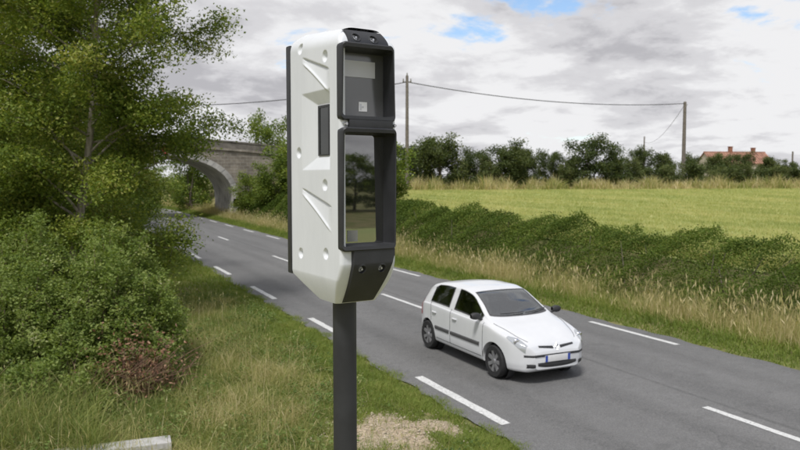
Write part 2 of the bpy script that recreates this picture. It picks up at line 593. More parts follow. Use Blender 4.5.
# meadow beyond the hedge, edge along depth 88 m
def field_sheet():
    us = np.linspace(0, 1, 70); vs = np.linspace(0, 1, 90)
    pts = np.zeros((70, 90, 3))
    for i, u in enumerate(us):
        Yn = -40 + 135 * u                       # along the hedge
        near = np.array([18.9, Yn])
        # far edge: line of constant depth 88
        px = 330 + (1 - u) * 1100
        far = np.array(cam_xy(px, 88.0))
        for j, v in enumerate(vs):
            q = near * (1 - v ** 1.4) + far * v ** 1.4
            pts[i, j, :2] = q
    pts[..., 2] = H(pts[..., 0], pts[..., 1]) + 0.05
    V = pts.reshape(-1, 3)
    i, j = np.meshgrid(np.arange(69), np.arange(89), indexing='ij')
    a = (i * 90 + j).ravel()
    return np_obj('field', V, np.stack([a, a + 1, a + 91, a + 90], -1), 'meadow', None, smooth=True, kind='structure')
field_sheet()

RL, RR = 5.85, 13.35
ys = axis_pts([(-60, 0, 5), (0, 40, 0.25), (40, 120, 1.0), (120, 190, 5)])
us = np.linspace(0, 1, 33)
rag = 0.05
Vr = []
for y in ys:
    for u in us:
        x = RL + (RR - RL) * u
        if u == 0: x += rag * math.sin(y * 2.3) + rag * 0.8 * math.sin(y * 5.9 + 1) + 0.03 * math.sin(y * 11)
        if u == 1: x += rag * math.sin(y * 1.9 + 2) + rag * 0.8 * math.sin(y * 5.1)
        cr = 0.10 * (1 - (2 * u - 1) ** 2) - 0.0
        Vr.append((x + float(bend(y)), y, 0.004 + cr * 0.7))
n = len(us)
Fr = [(i * n + j, i * n + j + 1, (i + 1) * n + j + 1, (i + 1) * n + j) for i in range(len(ys) - 1) for j in range(n - 1)]
road = np_obj('road', Vr, np.array(Fr), 'asphalt', None, smooth=True, kind='structure')
def crown(x):
    u = (x - RL) / (RR - RL)
    return 0.004 + 0.07 * (1 - (2 * u - 1) ** 2)
def dash(x, y0, y1, w):
    G = []
    ny = max(3, int((y1 - y0) / 0.25))
    for y in np.linspace(y0, y1, ny):
        jl = 0.006 * math.sin(y * 13 + x); jr = 0.006 * math.sin(y * 17 + 2 * x)
        G.append([(xx + float(bend(y)), y, crown(xx) + 0.005) for xx in (x - w / 2 + jl, x, x + w / 2 + jr)])
    return MB().grid(G).build('dash', 'road_paint', road)
for k in range(-3, 20):
    dash(6.25, 9.2 + 6.5 * k, 12.2 + 6.5 * k, 0.17)
for k in range(-2, 10):
    dash(9.59, 5.3 + 13 * k, 8.35 + 13 * k, 0.14)
for k in range(-3, 18):
    dash(12.84, 12.0 + 6.5 * k, 15.0 + 6.5 * k, 0.17)

# gravel patch by the verge
def patch(name, cx, cy, rx, ry, mat, seed, dz):
    r = np.random.default_rng(seed)
    ph = r.uniform(0, 6.28, 6)
    G = []
    for t in np.linspace(0, 2 * math.pi, 61):
        k = 1 + sum(0.28 / (i + 1) * math.sin((i + 2) * t + ph[i]) for i in range(5))
        row = []
        for q in np.linspace(0.02, 1, 14):
            x = cx + rx * k * q * math.cos(t); y = cy + ry * k * q * math.sin(t)
            row.append((x, y, float(H(x, y)) + dz - 0.035 * q ** 3))
        G.append(row)
    return MB().grid(G).build(name, mat, None, 180, kind='structure')
patch('gravel_patch', 4.35, 9.55, 0.95, 0.95, 'gravel', 5, 0.02)
patch('gravel_patch', 5.25, 9.5, 0.32, 0.55, 'gravel', 8, 0.02)
# loose stones on it
pb = []
n = 900
px_ = 4.4 + rng.normal(0, 0.6, n); py_ = 9.6 + rng.normal(0, 0.55, n)
sz = rng.uniform(0.006, 0.022, n) * np.where(rng.random(n) < 0.04, 2.2, 1)
oct_ = np.array([(1, 0, 0), (0, 1, 0), (-1, 0, 0), (0, -1, 0), (0, 0, 0.7), (0, 0, -0.7)])
of = np.array([(0, 1, 4), (1, 2, 4), (2, 3, 4), (3, 0, 4), (1, 0, 5), (2, 1, 5), (3, 2, 5), (0, 3, 5)])
V = np.stack([px_, py_, H(px_, py_) + 0.025], -1)[:, None, :] + oct_[None] * sz[:, None, None] * rng.uniform(0.6, 1.3, (n, 6, 1))
F = (np.arange(n)[:, None, None] * 6 + of[None]).reshape(-1, 3)
np_obj('gravel', V.reshape(-1, 3), F, 'pebble', None, kind='stuff', label='loose pale stones scattered over the bare gravel patch', cat='gravel')

# ------------------------------------------------------------------ grass
def blades(X, Y, h, w, tone, lean=0.35, r=rng, z=None, head=None, segs=2):
    n = len(X)
    Z = (H(X, Y) if z is None else z) - 0.01
    base = np.stack([X, Y, Z], -1)
    a = r.uniform(0, 2 * np.pi, n)
    side = np.stack([np.cos(a), np.sin(a), np.zeros(n)], -1)
    b = r.uniform(0, 2 * np.pi, n)
    ln = np.abs(r.normal(0, lean, n))
    ld = np.stack([np.cos(b) * ln, np.sin(b) * ln, np.ones(n)], -1)
    ld2 = np.stack([np.cos(b) * ln * 2.0, np.sin(b) * ln * 2.0, np.ones(n) * (1 - 0.25 * np.minimum(ln, 1))], -1)
    w_ = (w * np.ones(n))[:, None] * 0.5
    h_ = (h * np.ones(n))[:, None]
    mid = base + ld * h_ * 0.5
    tip = base + ld2 * h_
    if segs == 1:
        V = np.stack([base - side * w_, base + side * w_, tip], 1)
        F = np.array([(0, 1, 2)])
    else:
        V = np.stack([base - side * w_, base + side * w_, mid - side * w_ * 0.75, mid + side * w_ * 0.75, tip], 1)
        F = np.array([(0, 1, 3), (0, 3, 2), (2, 3, 4)])
        if head is not None:
            hl, hw = head
            d = (tip - mid); d /= np.linalg.norm(d, axis=1, keepdims=True)
            q0 = tip - d * hl * 0.3
            V = np.concatenate([V, np.stack([q0, q0 + d * hl * 0.5 - side * hw, q0 + d * hl * 0.5 + side * hw, q0 + d * hl], 1)], 1)
            F = np.concatenate([F, np.array([(5, 7, 6), (6, 7, 8)])])
    k = V.shape[1]
    FF = (np.arange(n)[:, None, None] * k + F[None]).reshape(-1, 3)
    return V.reshape(-1, 3), FF, np.repeat(np.clip(tone, 0, 1), k)
def join(parts):
    V, F, T, b = [], [], [], 0
    for v, f, t in parts:
        V.append(v); F.append(f + b); T.append(t); b += len(v)
    return np.concatenate(V), np.concatenate(F), np.concatenate(T)
def in_view(X, Y, margin=40):
    z = X * SY + Y * CY; x = X * CY - Y * SY
    px = 400 + FPX * x / np.maximum(z, 0.1)
    return (z > 1.5) & (px > -margin * 4) & (px < 800 + margin * 2)
def scatter(x0, x1, y0, y1, n, r=rng):
    X = r.uniform(x0, x1, n); Y = r.uniform(y0, y1, n)
    k = in_view(X, Y)
    return X[k], Y[k]
def lownoise(X, Y, s):
    return 0.5 + 0.25 * (hash2(X * s, Y * s * 0.8) + hash2(X * s * 2.3 + 4, Y * s * 2.1 + 7))
def leaves(P, L, Wd, tone, r, up=0.45):
    n = len(P)
    nrm = r.normal(size=(n, 3)); nrm[:, 2] = np.abs(nrm[:, 2]) + up
    nrm /= np.linalg.norm(nrm, axis=1, keepdims=True)
    t = r.normal(size=(n, 3)); t -= nrm * (t * nrm).sum(1, keepdims=True)
    t /= np.linalg.norm(t, axis=1, keepdims=True)
    b = np.cross(nrm, t)
    L = (L * r.uniform(0.6, 1.3, n))[:, None] * 0.5
    Wd = (Wd * r.uniform(0.7, 1.2, n))[:, None] * 0.5
    V = np.stack([P - t * L, P + b * Wd - nrm * Wd * 0.35, P + t * L, P - b * Wd - nrm * Wd * 0.35], 1)
    F = (np.arange(n)[:, None] * 4 + np.array([0, 1, 2, 3])[None])
    return V.reshape(-1, 3), F, np.repeat(np.clip(tone, 0, 1), 4)

def gravel_d(X, Y):
    a = np.hypot((X - 4.35) / 0.95, (Y - 9.55) / 0.95)
    b = np.hypot((X - 5.25) / 0.32, (Y - 9.5) / 0.55)
    return np.minimum(a, b) + 1.1 * (lownoise(X, Y, 4.7) - 0.45)

parts = []
# mown green strip beside the road, left
X, Y = scatter(1.6, 6.05, 7, 24, 230000)
edge = 5.9 + 0.10 * np.sin(Y * 3.1) + 0.08 * np.sin(Y * 7.7) + 0.05 * rng.normal(size=len(Y))
straw = sstep(3.6, 2.3, X + 1.3 * (lownoise(X, Y, 1.3) - 0.5) - 0.06 * (Y - 11))
g = gravel_d(X, Y) + rng.normal(0, 0.16, len(X))
keep = (X < edge) & (rng.random(len(X)) > straw * 0.65) & ((g > 0.95) | (rng.random(len(X)) < 0.07))
X, Y, straw = X[keep], Y[keep], straw[keep]
ln = lownoise(X, Y, 1.9)
parts.append(blades(X, Y, rng.uniform(0.05, 0.13, len(X)) * (0.7 + 0.7 * ln), rng.uniform(0.006, 0.012, len(X)), 0.24 + 0.42 * ln + rng.normal(0, 0.16, len(X)) + 0.25 * straw, 0.55))
X, Y = scatter(0.5, 6.05, 24, 110, 120000)
keep = X < 5.95 + 0.12 * np.sin(Y * 2.1)
X, Y = X[keep], Y[keep]
ln = lownoise(X, Y, 0.8)
parts.append(blades(X + bend(Y), Y, rng.uniform(0.08, 0.22, len(X)), rng.uniform(0.015, 0.035, len(X)), 0.2 + 0.5 * ln + rng.normal(0, 0.15, len(X)), 0.5))
# green strip, right
X, Y = scatter(13.2, 15.6, 5, 120, 170000)
e0 = 13.38 + 0.08 * np.sin(Y * 2.7) + 0.06 * np.sin(Y * 6.1)
keep = X > e0
X, Y = X[keep], Y[keep]
ln = lownoise(X, Y, 1.1)
parts.append(blades(X + bend(Y), Y, rng.uniform(0.10, 0.26, len(X)) * (0.45 + 0.55 * sstep(13.3, 14.4, X)), rng.uniform(0.012, 0.024, len(X)), 0.12 + 0.45 * ln + 0.25 * sstep(14.0, 15.0, X) + rng.normal(0, 0.15, len(X)), 0.5))
V, F, T = join(parts)
np_obj('short_grass', V, F, 'grass_green', None, T, kind='stuff', label='short green grass along both edges of the road', cat='grass')

parts = []
# straw and wild grass, left, between the bush and the mown strip
X, Y = scatter(-4.5, 4.9, 6.0, 22, 190000)
k = 0.95 * sstep(4.9, 3.2, X + 1.0 * (lownoise(X, Y, 1.2) - 0.5) - 0.05 * (Y - 11))
keep = (rng.random(len(X)) < k) & (gravel_d(X, Y) > 0.95)
X, Y = X[keep], Y[keep]
ln = lownoise(X, Y, 1.7); l2 = lownoise(X + 5, Y, 0.7)
parts.append(blades(X, Y, rng.uniform(0.08, 0.34, len(X)) * (0.5 + 0.8 * ln), rng.uniform(0.005, 0.010, len(X)), -0.34 + 0.45 * ln + 0.75 * l2 + rng.normal(0, 0.22, len(X)), 0.75))
k = rng.random(len(X)) < 0.022
parts.append(blades(X[k], Y[k], rng.uniform(0.45, 0.85, k.sum()), 0.006, 0.6 + rng.normal(0, 0.2, k.sum()), 0.32, head=(0.11, 0.0045)))
n = 5200
px_ = rng.uniform(-60, 95, n); z_ = rng.uniform(9.0, 11.6, n)
X = z_ * SY + (px_ - 400) / FPX * z_ * CY; Y = z_ * CY - (px_ - 400) / FPX * z_ * SY
ln = lownoise(X, Y, 2.5)
parts.append(blades(X, Y, rng.uniform(0.25, 0.8, n) * (0.4 + ln), rng.uniform(0.007, 0.013, n), 0.02 + 0.3 * ln + rng.normal(0, 0.18, n), 0.5))
n = 5000
px_ = rng.uniform(185, 330, n); z_ = rng.uniform(10.2, 16, n)
X = z_ * SY + (px_ - 400) / FPX * z_ * CY; Y = z_ * CY - (px_ - 400) / FPX * z_ * SY
k = (lownoise(X + 2, Y, 1.1) > 0.54) & (X < 3.6)
X, Y = X[k], Y[k]
parts.append(blades(X, Y, rng.uniform(0.2, 0.5, len(X)), rng.uniform(0.005, 0.009, len(X)), 0.68 + rng.normal(0, 0.16, len(X)), 0.5))
# tall dry grass, right
X, Y = scatter(14.1, 16.3, 5, 120, 110000)
ln = lownoise(X, Y, 0.55)
keep = rng.random(len(X)) < sstep(14.0, 14.9, X) * (0.35 + 0.65 * ln)
X, Y, ln = X[keep], Y[keep], ln[keep]
hh = rng.uniform(0.30, 0.78, len(X)) * (0.65 + 0.5 * ln) * (0.55 + 0.45 * sstep(14.2, 15.2, X))
parts.append(blades(X + bend(Y), Y, hh, rng.uniform(0.008, 0.018, len(X)), 0.32 + 0.42 * ln + rng.normal(0, 0.2, len(X)), 0.25))
k = rng.random(len(X)) < 0.14
parts.append(blades((X + bend(Y))[k], Y[k], hh[k] * 1.25, 0.008, 0.75 + rng.normal(0, 0.15, k.sum()), 0.2, head=(0.20, 0.016)))
# dry margin at the far edge of the field
n = 26000
px_ = rng.uniform(380, 840, n); z_ = rng.uniform(87, 97, n)
X = z_ * SY + (px_ - 400) / FPX * z_ * CY; Y = z_ * CY - (px_ - 400) / FPX * z_ * SY
ln = lownoise(X, Y, 0.25)
parts.append(blades(X, Y, rng.uniform(0.3, 1.5, n) * np.clip(lownoise(X, Y, 0.45) * 2.6 - 0.6, 0.1, 1.6), rng.uniform(0.05, 0.12, n), 0.30 + 0.6 * ln + rng.normal(0, 0.22, n), 0.3))
# fringe along the top of the hedge, edge of the meadow
n = 16000
Y = rng.uniform(5, 75, n); X = rng.uniform(18.9, 20.6, n)
k = in_view(X, Y); X, Y = X[k], Y[k]
parts.append(blades(X, Y, rng.uniform(0.2, 0.6, len(X)), rng.uniform(0.012, 0.022, len(X)), 0.4 + rng.normal(0, 0.22, len(X)), 0.25, head=(0.14, 0.016)))
V, F, T = join(parts)
nW = 900
wx, wy = scatter(-3.5, 5.2, 7.5, 24, nW * 2)
kk = (gravel_d(wx, wy) > 1.1) & (lownoise(wx, wy, 0.9) > 0.42); wx, wy = wx[kk], wy[kk]
per = 26
cx_ = np.repeat(wx, per) + rng.normal(0, 0.085, len(wx) * per); cy_ = np.repeat(wy, per) + rng.normal(0, 0.085, len(wx) * per)
hz = np.repeat(rng.uniform(0.06, 0.34, len(wx)), per) * rng.random(len(wx) * per) ** 0.7
Vw, Fw, Tw = leaves(np.stack([cx_, cy_, H(cx_, cy_) + 0.03 + hz], -1), 0.055, 0.03, np.repeat(0.45 + rng.normal(0, 0.2, len(wx)), per) + rng.normal(0, 0.12, len(cx_)), rng, 0.7)
np_obj('weeds', Vw, Fw, 'weed', None, Tw, kind='stuff', label='broad leaved weeds scattered through the grass left of the road', cat='weeds')
np_obj('tall_dry_grass', V, F, 'grass_dry', None, T, kind='stuff', label='tall straw coloured grass below the hedge and around the bush', cat='dry grass')

# meadow crop
n = 260000
z_ = 18 + 70 * rng.random(n) ** 1.5
px_ = rng.uniform(380, 830, n)
X = z_ * SY + (px_ - 400) / FPX * z_ * CY; Y = z_ * CY - (px_ - 400) / FPX * z_ * SY
k = X > 19.2
X, Y, z_ = X[k], Y[k], z_[k]
ln = lownoise(X, Y, 0.3)
V, F, T = blades(X, Y, rng.uniform(0.10, 0.24, len(X)), 0.010 + 0.0006 * z_, 0.22 + 0.5 * ln + 0.13 * np.sin(X * 2.2) + 0.10 * np.sin(X * 0.7 + 1) + rng.normal(0, 0.22, len(X)), 0.5, segs=1, z=H(X, Y) + 0.05)
np_obj('meadow_grass', V, F, 'crop', None, T, kind='stuff', label='pale yellow green meadow grass filling the field beyond the hedge', cat='field grass')

# ------------------------------------------------------------------ trees and bushes
def branch_paths(r, base, d, length, rad, nseg=6, droop=0.0, wob=0.25, up=0.0):
    p = np.array(base, float); d = np.array(d, float); d /= np.linalg.norm(d)
    pts = [p.copy()]
    for i in range(nseg):
        d = d + r.normal(0, wob, 3) * 0.5 + np.array([0, 0, up - droop * (i / nseg)])
        d /= np.linalg.norm(d)
        p = p + d * length / nseg
        pts.append(p.copy())
    rr = [rad * (1 - 0.85 * i / nseg) + 0.004 for i in range(nseg + 1)]
    return pts, rr

def make_tree(seed, height, spread, trunk_r, clear=0.2, nlimb=26, nsub=5, nleaf=22000, leaf=0.16, leafmat='leaf_tree', bark='bark',
              lean=(0, 0), shape=1.0, clump=0.42, tone0=0.42, stems=1, droop=0.10, flat=0.55, skirt=0.35, elev=0.0):
    """returns (trunk mesh, crown mesh): tapered trunk, limbs, twigs and leaves scattered round the twigs"""
    r = np.random.default_rng(seed)
    mb = MB()
    tips = []
    for s_ in range(stems):
        off = np.array([r.normal(0, 0.25), r.normal(0, 0.25), 0]) * (stems > 1)
        d0 = np.array([lean[0] + (r.normal(0, 0.25) if stems > 1 else 0), lean[1] + (r.normal(0, 0.25) if stems > 1 else 0), 1.0])
        pts, rr = branch_paths(r, off + np.array([0, 0, -0.15]), d0, height * 0.93, trunk_r, 12, 0, 0.10, 0.06)
        mb.tube(pts, rr, 9)
        pa = np.array(pts)
        for k in range(nlimb // stems):
            f = clear + (0.98 - clear) * ((k + r.random()) / (nlimb // stems))
            q = f * (len(pts) - 1); i = int(min(q, len(pts) - 2)); bp = pa[i] + (pa[i + 1] - pa[i]) * (q - i)
            a = k * 2.4 + r.normal(0, 0.4)
            env = (skirt + (1 - skirt) * math.sin(math.pi * min(1, (f - clear) / (1 - clear) * 0.8 + 0.15))) ** shape
            ln = spread * env * r.uniform(0.7, 1.15)
            el = 0.15 + elev + 0.75 * f + r.normal(0, 0.12 + elev * 0.6)
            d = (math.cos(a), math.sin(a), el)
            lp, lr = branch_paths(r, bp, d, ln, max(0.012, trunk_r * (1 - f * 0.8) * 0.38), 6, droop, 0.22)
            mb.tube(lp, lr, 5, False)
            la = np.array(lp)
            for j in range(nsub):
                g = 0.3 + 0.7 * (j + r.random()) / nsub
                q = g * 6; i = int(min(q, 5)); sp = la[i] + (la[i + 1] - la[i]) * (q - i)
                dd = la[min(i + 1, 6)] - la[i]; dd = dd / np.linalg.norm(dd) + r.normal(0, 0.75, 3)
                sl = ln * 0.36 * r.uniform(0.6, 1.2)
                tp, tr = branch_paths(r, sp, dd, sl, max(0.006, lr[i] * 0.45), 4, droop, 0.3)
                mb.tube(tp, tr, 4, False)
                ta = np.array(tp)
                tb = r.normal(0, 0.12)
                for t in (0.35, 0.6, 0.8, 1.0):
                    q = t * 4; i2 = int(min(q, 3))
                    tips.append((*(ta[i2] + (ta[i2 + 1] - ta[i2]) * (q - i2)), tb))
            tips.append((*la[-1], r.normal(0, 0.12)))
    tips = np.array(tips)
    idx = r.integers(0, len(tips), nleaf)
    c = tips[idx]
    off = r.normal(size=(nleaf, 3)); off /= np.linalg.norm(off, axis=1, keepdims=True)
    off = off * 1.55 * clump * np.array([1, 1, flat]) * r.random((nleaf, 1)) ** 0.6
    Pn = c[:, :3] + off
    tone = tone0 + c[:, 3] + r.normal(0, 0.17, nleaf)
    V, F, T = leaves(Pn, leaf, leaf * 0.55, tone, r)
    ok = V.reshape(-1, 4, 3)[:, :, 2].min(1) > 0.02
    V = V.reshape(-1, 4, 3)[ok].reshape(-1, 3); T = T.reshape(-1, 4)[ok].ravel()
    F = np.arange(len(V)).reshape(-1, 4)
    crown = np_mesh('crown', V, F, leafmat, T)
    me = bpy.data.meshes.new('trunk'); me.from_pydata(mb.v, [], mb.f)
    me.polygons.foreach_set('use_smooth', np.ones(len(me.polygons), dtype=bool))
    me.materials.append(M[bark])
    return me, crown

def put_tree(meshes, name, label, cat, x, y, rz=0.0, s=1.0, sz=None, group=None, parts=('trunk', 'crown'), z=None):
    t = thing(name, label, cat, (x, y, float(H(x, y)) if z is None else z), rz, group)
    t.scale = (s, s, s if sz is None else sz)
    for nm, me in zip(parts, meshes):
        link(bpy.data.objects.new(nm, me), t)
    return t

LT = 'trees along the left verge'
x, y = cam_xy(60, 19)
put_tree(make_tree(11, 13.5, 2.9, 0.125, 0.1, 52, 7, 165000, 0.10, bark='bark_pale', lean=(0.13, -0.06), clump=0.42, tone0=0.56, flat=0.55, skirt=0.6, elev=0.2), 'roadside_tree',
         'tall leafy tree with a pale slender trunk rising behind the big bush', 'tree', x, y, 0.0, group=LT)
x, y = cam_xy(-50, 21)
put_tree(make_tree(12, 12, 4.2, 0.16, 0.15, 34, 6, 90000, 0.105, clump=0.42, tone0=0.5, flat=0.6, elev=0.25), 'roadside_tree',
         'dark leafy tree at the left edge of the picture, left of the pale trunk', 'tree', x, y, 2.0, group=LT)
x, y = cam_xy(20, 27)
put_tree(make_tree(13, 13, 5.0, 0.2, 0.12, 34, 6, 80000, 0.135, clump=0.5, tone0=0.46, flat=0.6, elev=0.2), 'roadside_tree',
         'dense dark tree standing behind the pale trunked tree', 'tree', x, y, 1.1, group=LT)
x, y = cam_xy(82, 31)
put_tree(make_tree(14, 8.2, 2.7, 0.16, 0.08, 32, 6, 80000, 0.12, clump=0.48, tone0=0.57, flat=0.65, elev=0.25), 'roadside_tree',
         'broad green tree between the pale trunk and the stone bridge, hanging over the verge', 'tree', x, y, 3.1, group=LT)
x, y = cam_xy(108, 46)
put_tree(make_tree(15, 7.2, 2.7, 0.14, 0.05, 28, 6, 40000, 0.17, clump=0.5, tone0=0.46, flat=0.5), 'roadside_tree',
         'lower dark tree by the left road edge, last one before the bridge', 'tree', x, y, 0.9, group=LT)
# understory
US = 'shrubs under the left trees'
us1 = make_tree(21, 4.0, 2.0, 0.05, 0.02, 24, 5, 26000, 0.11, 'leaf_tree', 'bark', clump=0.42, tone0=0.40, stems=3, skirt=0.8, flat=0.8)
us2 = make_tree(22, 3.4, 2.0, 0.05, 0.02, 24, 5, 26000, 0.105, 'leaf_tree', 'bark', clump=0.42, tone0=0.47, stems=3, skirt=0.9, flat=0.8)
for i, (px, z, me, s, lab) in enumerate([
        (-20, 20, us1, 1.0, 'dark shrub low at the left edge, beneath the leftmost tree'),
        (40, 22, us2, 1.1, 'shrub behind the foot of the pale trunk'),
        (75, 26, us1, 1.1, 'dark shrub just right of the pale trunk, above the bush'),
        (108, 30, us2, 1.15, 'shrub on the verge right of the bush, under the broad tree'),
        (100, 38, us1, 1.1, 'dark shrub reaching the left road edge where the road runs out of sight'),
        (60, 34, us1, 1.3, 'deep shaded shrub far back between the left trees'),
        (112, 55, us2, 1.2, 'small shrub by the road near the bridge, left side')]):
    x, y = cam_xy(px, z)
    put_tree(me, 'shrub', lab, 'shrub', x, y, i * 1.3, s, group=US, parts=('stem', 'foliage'))

# the big foreground bush: arching canes, leaves along the outer part of each cane
def bramble(seed, lobes, ncane, per, leaf, mat, tone0):
    r = np.random.default_rng(seed)
    L = np.array(lobes, float)                     # x y height radius
    wgt = L[:, 3] ** 2 * L[:, 2]
    mb = MB(); PP, TT = [], []
    for k in range(ncane):
        q = L[r.choice(len(L), p=wgt / wgt.sum())]
        a = r.uniform(0, 2 * math.pi); rho = math.sqrt(r.random())
        s0 = np.array([q[0] + 0.35 * q[3] * rho * math.cos(a), q[1] + 0.35 * q[3] * rho * math.sin(a), 0.0])
        el = r.beta(1.5, 1.1)
        top = q[2] * (1 - 0.55 * rho ** 2.2) * (0.5 + 0.5 * el) * r.uniform(0.85, 1.1)
        rr_ = q[3] * rho * r.uniform(0.8, 1.12)
        e = np.array([q[0] + rr_ * math.cos(a), q[1] + rr_ * math.sin(a), max(0.15, top - 0.25 * rho)])
        m_ = s0 * 0.45 + e * 0.55 + np.array([0, 0, top * 0.55])
        ts = np.linspace(0, 1, 8)[:, None]
        pts = (1 - ts) ** 2 * s0 + 2 * ts * (1 - ts) * m_ + ts * ts * e
        if k % 4 == 0:
            mb.tube(pts, list(np.linspace(0.010, 0.003, 8)), 4, False)
        t = r.beta(2.6, 1.0, per)[:, None]
        c_ = (1 - t) ** 2 * s0 + 2 * t * (1 - t) * m_ + t * t * e
        PP.append(c_ + r.normal(0, 0.075, (per, 3)) * np.array([1, 1, 0.8]))
        TT.append(tone0 + r.normal(0, 0.13) + 0.10 * (t[:, 0] - 0.7) + r.normal(0, 0.13, per))
    Pn = np.concatenate(PP); tone = np.concatenate(TT)
    V, F, T = leaves(Pn, leaf, leaf * 0.62, tone, r, 0.6)
    ok = V.reshape(-1, 4, 3)[:, :, 2].min(1) > 0.03
    V = V.reshape(-1, 4, 3)[ok].reshape(-1, 3); T = T.reshape(-1, 4)[ok].ravel()
    me = bpy.data.meshes.new('cane'); me.from_pydata([tuple(v) for v in mb.v], [], mb.f); me.materials.append(M['cane'])
    return me, np_mesh('foliage', V, np.arange(len(V)).reshape(-1, 4), mat, T)
bx, by = cam_xy(85, 13.0)
lobes = [(0.1, 0, 2.55, 1.3), (-1.1, 0.2, 2.3, 1.3), (0.95, 0.1, 2.05, 0.9), (0.5, 1.1, 2.95, 1.25), (-0.9, 1.3, 2.9, 1.3), (-2.3, 0.5, 2.2, 1.3), (1.15, 0.9, 2.1, 0.85),
         (-0.5, -1.0, 1.35, 1.0), (0.55, -0.9, 1.15, 0.75), (-1.7, -0.8, 1.4, 1.0), (-0.9, -1.9, 1.0, 0.9), (-0.1, -1.9, 0.7, 0.6), (0.95, -0.7, 1.0, 0.65), (-2.0, -1.7, 0.8, 0.8), (-3.2, 1.2, 2.0, 1.3)]
bm_ = bramble(31, lobes, 2400, 72, 0.062, 'leaf_bush', 0.47)
bt = put_tree(bm_, 'bush', 'big rounded bramble bush with dense green leaves filling the lower left corner', 'bush', bx, by, 0, parts=('cane', 'foliage'))
# dead reddish canes and leaves low on its right flank
r = np.random.default_rng(33)
mb = MB()
for k in range(120):
    s0 = np.array([0.62 + r.normal(0, 0.36), -1.35 + r.normal(0, 0.2), 0.0])
    e = s0 + np.array([r.normal(0.15, 0.35), r.normal(-0.25, 0.25), r.uniform(0.2, 0.95)])
    m_ = (s0 + e) / 2 + np.array([0, -0.12, 0.22])
    mb.tube([(1 - t) ** 2 * s0 + 2 * t * (1 - t) * m_ + t * t * e for t in np.linspace(0, 1, 5)], [0.009, 0.008, 0.007, 0.005, 0.003], 4, False)
me = bpy.data.meshes.new('dead_cane'); me.from_pydata([tuple(v) for v in mb.v], [], mb.f)
M['dead_cane'] = barkmat('dead_cane', (0.11, 0.06, 0.04), (0.30, 0.19, 0.13)); me.materials.append(M['dead_cane'])
link(bpy.data.objects.new('dead_cane', me), bt, label='dead reddish brown canes low on the right flank of the bush')
n = 1500
Pn = np.stack([0.66 + r.normal(0, 0.36, n), -1.45 + r.normal(0, 0.25, n), np.abs(r.normal(0.35, 0.32, n)) + 0.05], -1)
V, F, T = leaves(Pn, 0.07, 0.035, r.random(n), r)
np_obj('dead_leaf', V, F, 'dead_leaf', bt, T, kind='stuff')

# hedge on the bank, right of the road
def hedge():
    r = np.random.default_rng(41)
    n = 260000
    t = r.random(n) ** 1.35
    Yh = 4 + 72 * t
    crest = H(np.full(n, 18.8), Yh) + 1.0 + 0.18 * np.sin(Yh * 0.9) + 0.16 * np.sin(Yh * 2.3 + 1) + 0.10 * np.sin(Yh * 5.2) - 0.10 * (lownoise(Yh, Yh * 0.3, 1.7) > 0.6)
    a = r.random(n)                     # 0 foot of the bank, 1 crest
    Xh = 15.75 + 3.05 * a + 0.22 * np.sin(Yh * 1.7 + a * 5) + 0.14 * np.sin(Yh * 4.1 + a * 9)
    bulge = np.sin(np.pi * np.clip(a, 0, 1)) * (0.35 + 0.14 * np.sin(Yh * 2.9 + 7 * a) + 0.12 * np.sin(Yh * 6.3 - 4 * a))
    Zh = 0.25 + (crest - 0.25) * (0.35 * a + 0.65 * np.sin(a * np.pi / 2)) + bulge * 0.5
    dep = r.random(n) ** 1.7 * 0.5
    Zh -= dep * 0.7; Xh += dep * 0.5
    tuft = r.random(n) < 0.04
    Zh += tuft * r.random(n) * 0.25
    Zh = np.maximum(Zh, H(Xh, Yh) + 0.03)
    cl = np.sin(Yh * 2.1 + a * 4) * np.sin(Yh * 0.77 + a * 7) + 0.6 * np.sin(Yh * 5 + a * 11)
    tone = 0.37 + 0.17 * cl + r.normal(0, 0.17, n)
    V, F, T = leaves(np.stack([Xh, Yh, Zh], -1) + r.normal(0, 0.04, (n, 3)), 0.05 + 0.0012 * Yh, 0.03 + 0.0008 * Yh, tone, r, 0.3)
    h = thing('hedge', 'long dense dark green hedge on the bank between the road and the field', 'hedge', (0, 0, 0))
    np_obj('foliage', V, F, 'leaf_hedge', h, T)
    mb = MB()
    for k in range(110):
        yy = 4 + 72 * r.random() ** 1.3
        x0 = r.uniform(16.6, 18.6); z0 = float(H(x0, yy)) - 0.05
        zt = float(H(18.8, yy)) + r.uniform(0.3, 0.8)
        mb.tube([(x0, yy, z0), (x0 + r.normal(0, 0.15), yy + r.normal(0, 0.2), (z0 + zt) / 2), (x0 + r.normal(0.1, 0.2), yy + r.normal(0, 0.3), zt)], [0.02, 0.014, 0.006], 4, False)
    me = bpy.data.meshes.new('stem'); me.from_pydata([tuple(v) for v in mb.v], [], mb.f); me.materials.append(M['bark'])
    link(bpy.data.objects.new('stem', me), h, kind='stuff')
hedge()

